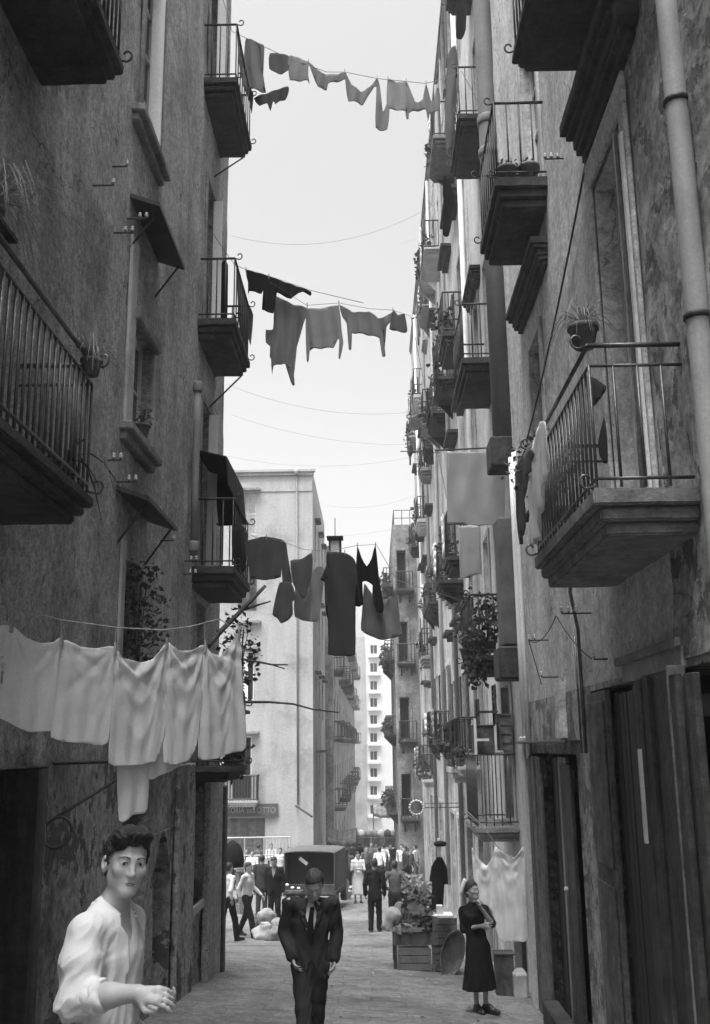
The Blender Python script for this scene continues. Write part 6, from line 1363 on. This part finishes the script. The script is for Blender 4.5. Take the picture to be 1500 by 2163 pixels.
# the young man in white at the lower left, seen to the hips; his feet rest on the paving below the frame
def crease(X, Y, Z, seed, k, d):
    """Irregular sharp-crested creases running across direction d: warped ridges whose strength comes and goes."""
    r = random.Random(seed); ph = [r.uniform(0, 6.28) for _ in range(8)]
    wx = .9 * np.sin(9 * X + 7 * Z + ph[0]) + .8 * np.sin(13 * Y - 8 * Z + ph[1]) + .5 * np.sin(23 * X - 19 * Y + 11 * Z + ph[2])
    u = (X * d[0] + Y * d[1] + Z * d[2]) * k * 2 + wx * 1.6 + ph[3]
    on = np.clip(.55 + .5 * np.sin(8 * X + 11 * Z + ph[4]) * np.sin(10 * Y - 9 * Z + ph[5]) + .35 * np.sin(17 * (X - Z) + ph[6]), 0, 1)
    return (np.abs(np.sin(u * .5)) - .6) * on
def young_man():
    Y = 3.75; HD = A3(P(268, 1823, Y)); s = .93
    fr = head_frame((.47, -.88), .03, .12); rt, fw, up = fr
    bf = np.array([.92, -.40, 0]); bf /= np.linalg.norm(bf); br = np.array([bf[1], -bf[0], 0]); U = np.array([0, 0, 1.])
    N = A3(P(238, 1912, Y + .02)); C = A3(P(236, 2010, Y + .02)); W = A3(P(236, 2120, Y + .02)); PV = W - U * .16; g0 = ground(PV[0], PV[1])
    SR = A3(P(183, 1970, Y - .13)); ER = A3(P(160, 2108, Y - .20)); WR = A3(P(292, 2098, Y - .27)); SL = A3(P(272, 1950, Y + .14)); EL = A3(P(268, 2085, Y + .17)); WL = A3(P(318, 2122, Y - .10))
    lo = np.array([HD[0] - .36, HD[1] - .42, g0 - .02]); hi = np.array([HD[0] + .36, HD[1] + .36, HD[2] + .17])
    zw = WR[2]
    gx, gy = axis(lo[0], hi[0], .0052), axis(lo[1], hi[1], .0052)
    Fd = Field(gx, gy, axis(lo[2], hi[2], .016, ((HD[2] - .30, HD[2] + .2, .0048), (zw - .12, zw + .09, .0048))))
    p, R = put_head(Fd, HD, fr, s, neck_to=N - U * .03 - bf * .015, neck_r=.046)
    fl = (bf, .68)
    Fd.cap(N - U * .04, C, .07, .125, .05, fl); Fd.cap(C, W, .120, .105, .05, fl); Fd.cap(W, PV, .105, .12, .05, fl)
    Fd.cap(SR, ER, .042, .036, .03); Fd.cap(ER, ER * .45 + WR * .55, .040, .037, .02); Fd.cap(ER * .45 + WR * .55, WR, .037, .0255, .02); Fd.cap(SL, EL, .042, .036, .03); Fd.cap(EL, WL, .036, .0245, .02)
    dR = WR - ER; dR = dR / np.linalg.norm(dR) + np.array([.05, .02, -.16]); hand(Fd, WR, dR, np.array([-.12, -.80, .62]), .84, side=1, curl=.44, spread=.10, thumb=.95)
    dL = np.array([.75, -.55, .05]); hand(Fd, WL, dL, np.array([.3, .2, -.9]), .84, side=1, curl=.6, thumb=.7)
    HJ = {}
    for g, q in ((-1, 'L'), (1, 'R')):
        hp = PV + br * g * .085; kn = hp - U * (hp[2] - g0) * .48 + bf * .03; an = np.array([hp[0], hp[1], g0 + .08]); tt = an + bf * .15 - U * .045; HJ[q] = (hp, kn, an, tt)
        Fd.cap(hp, kn, .07, .046, .03); Fd.cap(kn, an, .046, .032, .02); Fd.cap(an, tt, .034, .026, .02)
    o = tag(Fd.build('person', SKIN, smooth=1), 'young man in open white shirt and white vest, hands together, looking past the camera', 'person')
    face_bits(p, R, s, o)
    hair_cap(HD, fr, s, o, HAIR, front=.052, low=-.055, lift=.016, quiff=1.0, grooves=.0021, h=.0042, part=.03)
    # vest under the shirt
    Fd = Field(gx, gy, axis(PV[2] - .1, N[2] + .08, .008)); Fd.cap(N - U * .055, C, .072, .128, .05, fl); Fd.cap(C, W, .124, .112, .05, fl); Fd.cap(W, PV, .112, .122, .04, fl)
    Fd.cap(C + U * .09, SL - U * .02, .07, .05, .04)
    Fd.cut(lambda X, Y_, Z: Z - (N[2] - .015) - .9 * ((X - N[0]) * -bf[0] + (Y_ - N[1]) * -bf[1]) - 1.1 * np.abs((X - N[0]) * br[0] + (Y_ - N[1]) * br[1]) + .02)
    Fd.warp(lambda X, Y_, Z: .0015 * np.sin(90 * ((X * br[0] + Y_ * br[1])) + 6 * np.sin(9 * Z))); Fd.build('vest', SHIRT, o)
    # loose open shirt with rolled sleeves
    Fd = Field(gx, gy, axis(PV[2] - .12, N[2] + .10, .0056)); Fd.cap(N - U * .045, C, .082, .146, .05, fl); Fd.cap(C, W, .144, .140, .05, fl); Fd.cap(W, PV - U * .06, .140, .150, .04, fl)
    Fd.cap(C + U * .09, SR, .085, .058, .05); Fd.cap(SR, SR * .5 + ER * .5, .060, .070, .035); Fd.cap(SR * .5 + ER * .5, ER, .072, .068, .035); Fd.cap(ER, ER * .70 + WR * .30, .072, .056, .03); Fd.cap(C + U * .10, SL, .08, .06, .05); Fd.cap(SL, EL, .06, .055, .03)
    Fd.ell((ER * .66 + WR * .34), [.030, .058, .060], np.eye(3), k=.012)
    def opening(X, Y_, Z):      # the shirt hangs open over the vest in front
        x = (X - N[0]) * br[0] + (Y_ - N[1]) * br[1]; y = (X - C[0]) * bf[0] + (Y_ - C[1]) * bf[1]; h_ = np.clip((N[2] - Z) / .35, 0, 1); edge = .048 - .030 * h_ + .010 * np.sin(Z * 30) + .006 * np.sin(Z * 71)
        arm = np.sqrt((Y_ - (SR[1] + (ER[1] - SR[1]) * .5)) ** 2) * 0
        return np.minimum(np.minimum(edge - x, y - .015), .40 - np.abs(x) + 0 * Z)
    D0 = Fd.D.copy(); Fd.cut(opening)
    arm = Field(gx, gy, Fd.z); arm.cap(SR, ER, .064, .076, .03); arm.cap(ER, ER * .66 + WR * .34, .078, .064, .03); Fd.D = np.minimum(Fd.D, np.maximum(D0, arm.D - .004))
    nn = N + U * .028
    Fd.cut(lambda X, Y_, Z: (Z - nn[2] + .55 * ((X - nn[0]) * bf[0] + (Y_ - nn[1]) * bf[1])) * .85)
    Fd.cut(lambda X, Y_, Z: .026 - np.sqrt((X - WR[0]) ** 2 + (Y_ - WR[1]) ** 2 + (Z - WR[2]) ** 2) - 0.0)
    da = (ER - SR) / np.linalg.norm(ER - SR)
    def folds(X, Y_, Z):
        t = (X - SR[0]) * da[0] + (Y_ - SR[1]) * da[1] + (Z - SR[2]) * da[2]; on = np.clip(1 - (arm_d(X, Y_, Z) - .02) / .05, 0, 1)
        x = (X - N[0]) * br[0] + (Y_ - N[1]) * br[1]
        w1 = .0115 * crease(X, Y_, Z, 3, 22.0, (da[0] + .75, da[1] - .3, da[2])) + .0060 * crease(X, Y_, Z, 4, 46.0, (da[0] - .5, da[1], da[2]))
        w2 = .016 * crease(X, Y_, Z, 5, 27.0, (br[0], br[1], .12)) + .0050 * crease(X, Y_, Z, 6, 50.0, (br[0], br[1], -.3))
        return on * w1 + (1 - on) * w2 * np.clip((N[2] - .06 - Z) * 6, 0, 1)
    arm_d = lambda X, Y_, Z: arm.D
    sh = Fd.build('shirt', SHIRT, o, smooth=1)
    vs_, ve_ = Vector(SR.tolist()), Vector(ER.tolist()); da_ = (ve_ - vs_).normalized(); cam_r = Vector((1, 0, 0)); dg = (da_ * .75 - cam_r * .65 + Vector((0, -.1, 0))).normalized(); vz = Vector((.12, 0, 1)).normalized()
    def fr_(p):
        t = max(0, min(1, (p - vs_).dot(da_) / (ve_ - vs_).length)); near = (p - vs_.lerp(ve_, t)).length
        if near < .105: return dg, .55 + .75 * t
        return vz, 1.0 * max(0, min(1, (N[2] - .05 - p.z) * 6))
    crinkle(sh, .0125, 9.5, fr_, 3.0); crinkle(sh, .0052, 22.0, fr_, 8.0)
    # turned-back cuff
    Fd = Field(gx, gy, axis(zw - .2, zw + .16, .006)); ca, cb = ER * .72 + WR * .28, ER * .58 + WR * .42; Fd.cap(ca, cb, .060, .055, .01); dd = (WR - ER) / np.linalg.norm(WR - ER)
    Fd.cut(lambda X, Y_, Z: np.abs((X - (ca[0] + cb[0]) / 2) * dd[0] + (Y_ - (ca[1] + cb[1]) / 2) * dd[1] + (Z - (ca[2] + cb[2]) / 2) * dd[2]) - .030 - .004 * np.sin(60 * Z)); Fd.warp(lambda X, Y_, Z: .003 * np.sin(70 * Z + 30 * X)); Fd.build('cuff', SHIRT, o)
    # collar: two turned leaves along the neck
    for g in (-1, 1):
        k = MB(); n = 9; rows = []
        for i in range(n):
            t = i / (n - 1); ang = math.radians(112 - 70 * t) ; r_ = .066 + .012 * t; c = N + U * (.012 - .070 * t ** 1.5)
            d_ = bf * math.cos(ang) + br * g * math.sin(ang); lo_ = d_ * (r_ + .030 + .012 * t); rows.append((c + d_ * r_ * .9 + U * .006, c + d_ * (r_ + .012) + U * .014, c + lo_ - U * (.020 + .030 * t)))
        for i in range(n - 1):
            for a in range(2): k.quad(rows[i][a], rows[i + 1][a], rows[i + 1][a + 1], rows[i][a + 1])
        q = k.build('collar', SHIRT, o, smooth=True); md = q.modifiers.new('thick', 'SOLIDIFY'); md.thickness = .004; q.modifiers.new('soft', 'SUBSURF').levels = 1
    # trousers and shoes
    Fd = Field(axis(lo[0], hi[0], .014), axis(lo[1], hi[1], .014), axis(g0, PV[2] + .12, .016)); Fd.cap(PV + U * .06, PV - U * .03, .122, .130, .03, fl)
    for hp, kn, an, tt in HJ.values(): Fd.cap(hp, kn, .098, .076, .03); Fd.cap(kn, an, .076, .068, .02)
    Fd.cut(lambda X, Y_, Z: g0 + .05 - Z); Fd.build('trousers', mat('light_trousers', .45, var=.1, bump=.1), o)
    for hp, kn, an, tt in HJ.values():
        Fd = Field(axis(an[0] - .25, an[0] + .3, .01), axis(an[1] - .25, an[1] + .25, .01), axis(g0, an[2] + .06, .01)); Fd.cap(an - bf * .04 - U * .04, tt, .042, .040, .02); Fd.cap(an - U * .01, (an + tt) / 2, .044, .04, .03); Fd.cut(lambda X, Y_, Z: g0 + .003 - Z); Fd.build('shoe', SHOE, o)
young_man()

# the man in the dark suit, head bowed, walking towards the camera
def P3(px, py, Y): return A3(P(px, py, Y))
Ym = 9.4; gm = ground(-.55, Ym)
JM = dict(HD=P3(664, 1868, Ym - .12), N=P3(661, 1900, Ym + .03), C=P3(658, 1948, Ym), W=P3(657, 1990, Ym), P=P3(656, 2024, Ym), SL=P3(703, 1908, Ym), SR=P3(612, 1908, Ym), EL=P3(711, 1968, Ym + .05), ER=P3(601, 1966, Ym + .05), WrL=P3(707, 2022, Ym - .02), WrR=P3(617, 2020, Ym - .06), HL=P3(675, 2040, Ym), HR=P3(637, 2040, Ym))
for q, px, px2, dy in (('L', 669, 668, .16), ('R', 641, 646, -.20)):
    JM['K' + q] = P3(px, 2128, Ym + dy * .4); a = P3(px2, 2128, Ym + dy); JM['A' + q] = np.array([a[0], a[1], gm + .09 + (.05 if dy > 0 else 0)]); JM['T' + q] = np.array([a[0], a[1] - .15, gm + .036])
person('man in a dark suit and tie, head bowed, walking up the middle of the street', (JM['P'][0], Ym, gm), (0, -1), J=JM, H=1.68, h=.0105, top=SUIT, legs=SUIT, skin=SKIN, hair=HAIR_G, kind='suit', bowed=.85, facef=True, build=1.12)

# the woman in black at the right, one hand to her chin
Yw = G(1028, 2140).y; gw = ground(1.42, Yw); q = lambda px, py, dy=0: P3(px, py, Yw + dy)
JW = dict(HD=q(998, 1882, -.02), N=q(999, 1908, .03), C=q(1000, 1937), W=q(1003, 1972), P=q(1010, 2005), SL=q(1024, 1921, -.02), SR=q(977, 1924, .05), EL=q(1040, 1952, -.12), WrL=q(1015, 1916, -.20), ER=q(980, 1962, .02), WrR=q(1018, 1956, -.20), HL=q(1022, 2015), HR=q(1000, 2015), KL=q(1026, 2070), KR=q(1004, 2070))
JW['AL'] = q(1026, 2121, -.02); JW['TL'] = JW['AL'] + np.array([.12, -.10, -.07]); JW['AR'] = q(1007, 2122, .02); JW['TR'] = JW['AR'] + np.array([.05, -.14, -.065])
gl = min(JW['TL'][2], JW['TR'][2])
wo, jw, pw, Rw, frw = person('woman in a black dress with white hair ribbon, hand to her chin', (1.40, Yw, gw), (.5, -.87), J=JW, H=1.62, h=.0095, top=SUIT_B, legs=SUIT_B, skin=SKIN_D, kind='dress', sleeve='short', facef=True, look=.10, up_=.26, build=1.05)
k = MB(); c0, c1 = q(984, 1857, -.03), q(974, 1889, -.03); k.tube([c0 + (c1 - c0) * t + np.array([-.012 * math.sin(t * 3.1), 0, 0]) for t in np.linspace(0, 1, 7)], .030, 8, r1=.024); k.build('hair_ribbon', PAINT_W, wo, smooth=True)
# people further down
def at_px(px, py_foot): g_ = G(px, py_foot); return (g_.x, g_.y, ground(g_.x, g_.y))
person('man in a dark suit seen from behind, standing in the street with legs apart', at_px(793, 1970), (.05, 1), H=1.76, h=.018, top=SUIT_B, legs=SUIT_B, kind='suit', stride=.06, build=1.1)
person('man in a grey jacket with hands on hips, back turned, beside the man in black', at_px(836, 1968), (-.05, 1), H=1.70, h=.018, top=SUIT_G, legs=SUIT, kind='jacket', pose='hips', build=1.1)
person('woman in a white dress facing up the street beyond the truck', at_px(757, 1908), (.1, -1), H=1.62, h=.022, top=SHIRT, legs=SHIRT, kind='dress', sleeve='short', pose='folded')
person('striding man in light shirt and black trousers at the left crossing', at_px(522, 1981), (.8, -.35), H=1.72, h=.018, top=SHIRT_G, legs=SUIT_B, kind='trousers', stride=.26, pose='swing', build=1.1)
person('man in a white shirt half hidden by the left building corner', at_px(480, 1990), (.6, .6), H=1.72, h=.018, top=SHIRT, legs=SUIT_B, kind='trousers', stride=.22, pose='swing')
person('large man in dark clothes bending beside the truck', at_px(580, 1958), (-.2, -1), H=1.78, h=.02, top=SUIT_B, legs=SUIT_B, kind='suit', build=1.35, bowed=.4)
person('man in a dark coat standing behind the striding man', at_px(552, 1938), (.1, 1), H=1.72, h=.022, top=SUIT, legs=SUIT, kind='suit', build=1.2)
CR = [(505, 1905, .6, -.6, SHIRT_G, SUIT_G, 'man in a pale shirt deep in the crowd by the umbrella'), (532, 1890, 0, -1, SHIRT, SUIT_B, 'person in white behind the striding man, in front of the railing'), (592, 1884, -.5, -1, SHIRT_G, SUIT, 'figure in light grey between the crowd and the truck'), (612, 1868, .4, -1, SHIRT, SUIT_G, 'distant figure in white just over the truck roof line'),
      (736, 1886, -.2, 1, SUIT_G, SUIT, 'figure in grey beside the truck wheel'), (775, 1872, .3, -1, SUIT_G, SUIT_B, 'dark figure behind the woman in white'), (812, 1862, -.1, 1, SHIRT_G, SUIT, 'pale shirted figure seen between the two backs'), (826, 1858, .2, -1, SUIT, SUIT, 'dark figure over the shoulder of the man with hands on hips'),
      (850, 1868, -.3, -1, SHIRT, SUIT_G, 'person in white at the right of the far crowd'), (868, 1880, .6, -.5, SUIT_G, SUIT_B, 'grey figure by the fruit stand at the right shops'), (795, 1850, .1, -1, SHIRT, SUIT, 'small far figure in white at the street centre'), (760, 1846, 0, 1, SUIT_B, SUIT_B, 'small far figure in black at the street centre')]
CR += [(700, 1858, .1, 1, SUIT, SUIT_B, 'dark back just left of the woman in white, past the truck'), (716, 1850, -.4, -1, SHIRT_G, SUIT, 'pale shirted figure above the truck side at the far end'), (744, 1862, .3, 1, SUIT_B, SUIT, 'black clothed figure just left of the woman in white'), (786, 1862, -.3, -1, SUIT_G, SUIT_B, 'grey figure over the shoulder of the man in black'), (803, 1880, .2, 1, SHIRT, SUIT, 'white shirted back between the two men at street centre'), (842, 1850, .4, -1, SUIT_B, SUIT_B, 'far black figure above the man with hands on hips'), (858, 1895, -.8, -.3, SUIT, SUIT_B, 'dark figure leaning at the heaped baskets on the right'), (880, 1868, -.6, .4, SHIRT_G, SUIT_G, 'pale figure close to the right shop wall'), (520, 1875, .3, -1, SUIT, SUIT_B, 'dark figure by the railing behind the striding man'), (545, 1872, -.2, 1, SUIT_G, SUIT, 'grey back at the railing, left of the truck'), (572, 1868, .5, -1, SHIRT, SUIT, 'white figure at the railing corner, left of the truck'), (494, 1880, 1, -.2, SUIT_B, SUIT_B, 'black clothed figure under the umbrella')]
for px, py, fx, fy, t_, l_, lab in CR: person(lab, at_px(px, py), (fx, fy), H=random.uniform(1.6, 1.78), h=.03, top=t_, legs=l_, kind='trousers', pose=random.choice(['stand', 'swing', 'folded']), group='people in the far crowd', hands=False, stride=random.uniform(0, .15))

# ------------------------------------------------------------------ every top-level mesh gets its origin at its own base
bpy.context.view_layer.update()
for o in list(COL.objects):
    if o.parent is None and o.type == 'MESH' and o.data.users == 1 and o.name != 'street':
        n = len(o.data.vertices); co = np.empty(n * 3, np.float32); o.data.vertices.foreach_get('co', co); co = co.reshape(-1, 3)
        c = Vector(((co[:, 0].min() + co[:, 0].max()) / 2, (co[:, 1].min() + co[:, 1].max()) / 2, co[:, 2].min()))
        o.data.transform(Matrix.Translation(-c)); o.location = c
        for ch in o.children: ch.matrix_parent_inverse = Matrix.Translation(-c) @ ch.matrix_parent_inverse
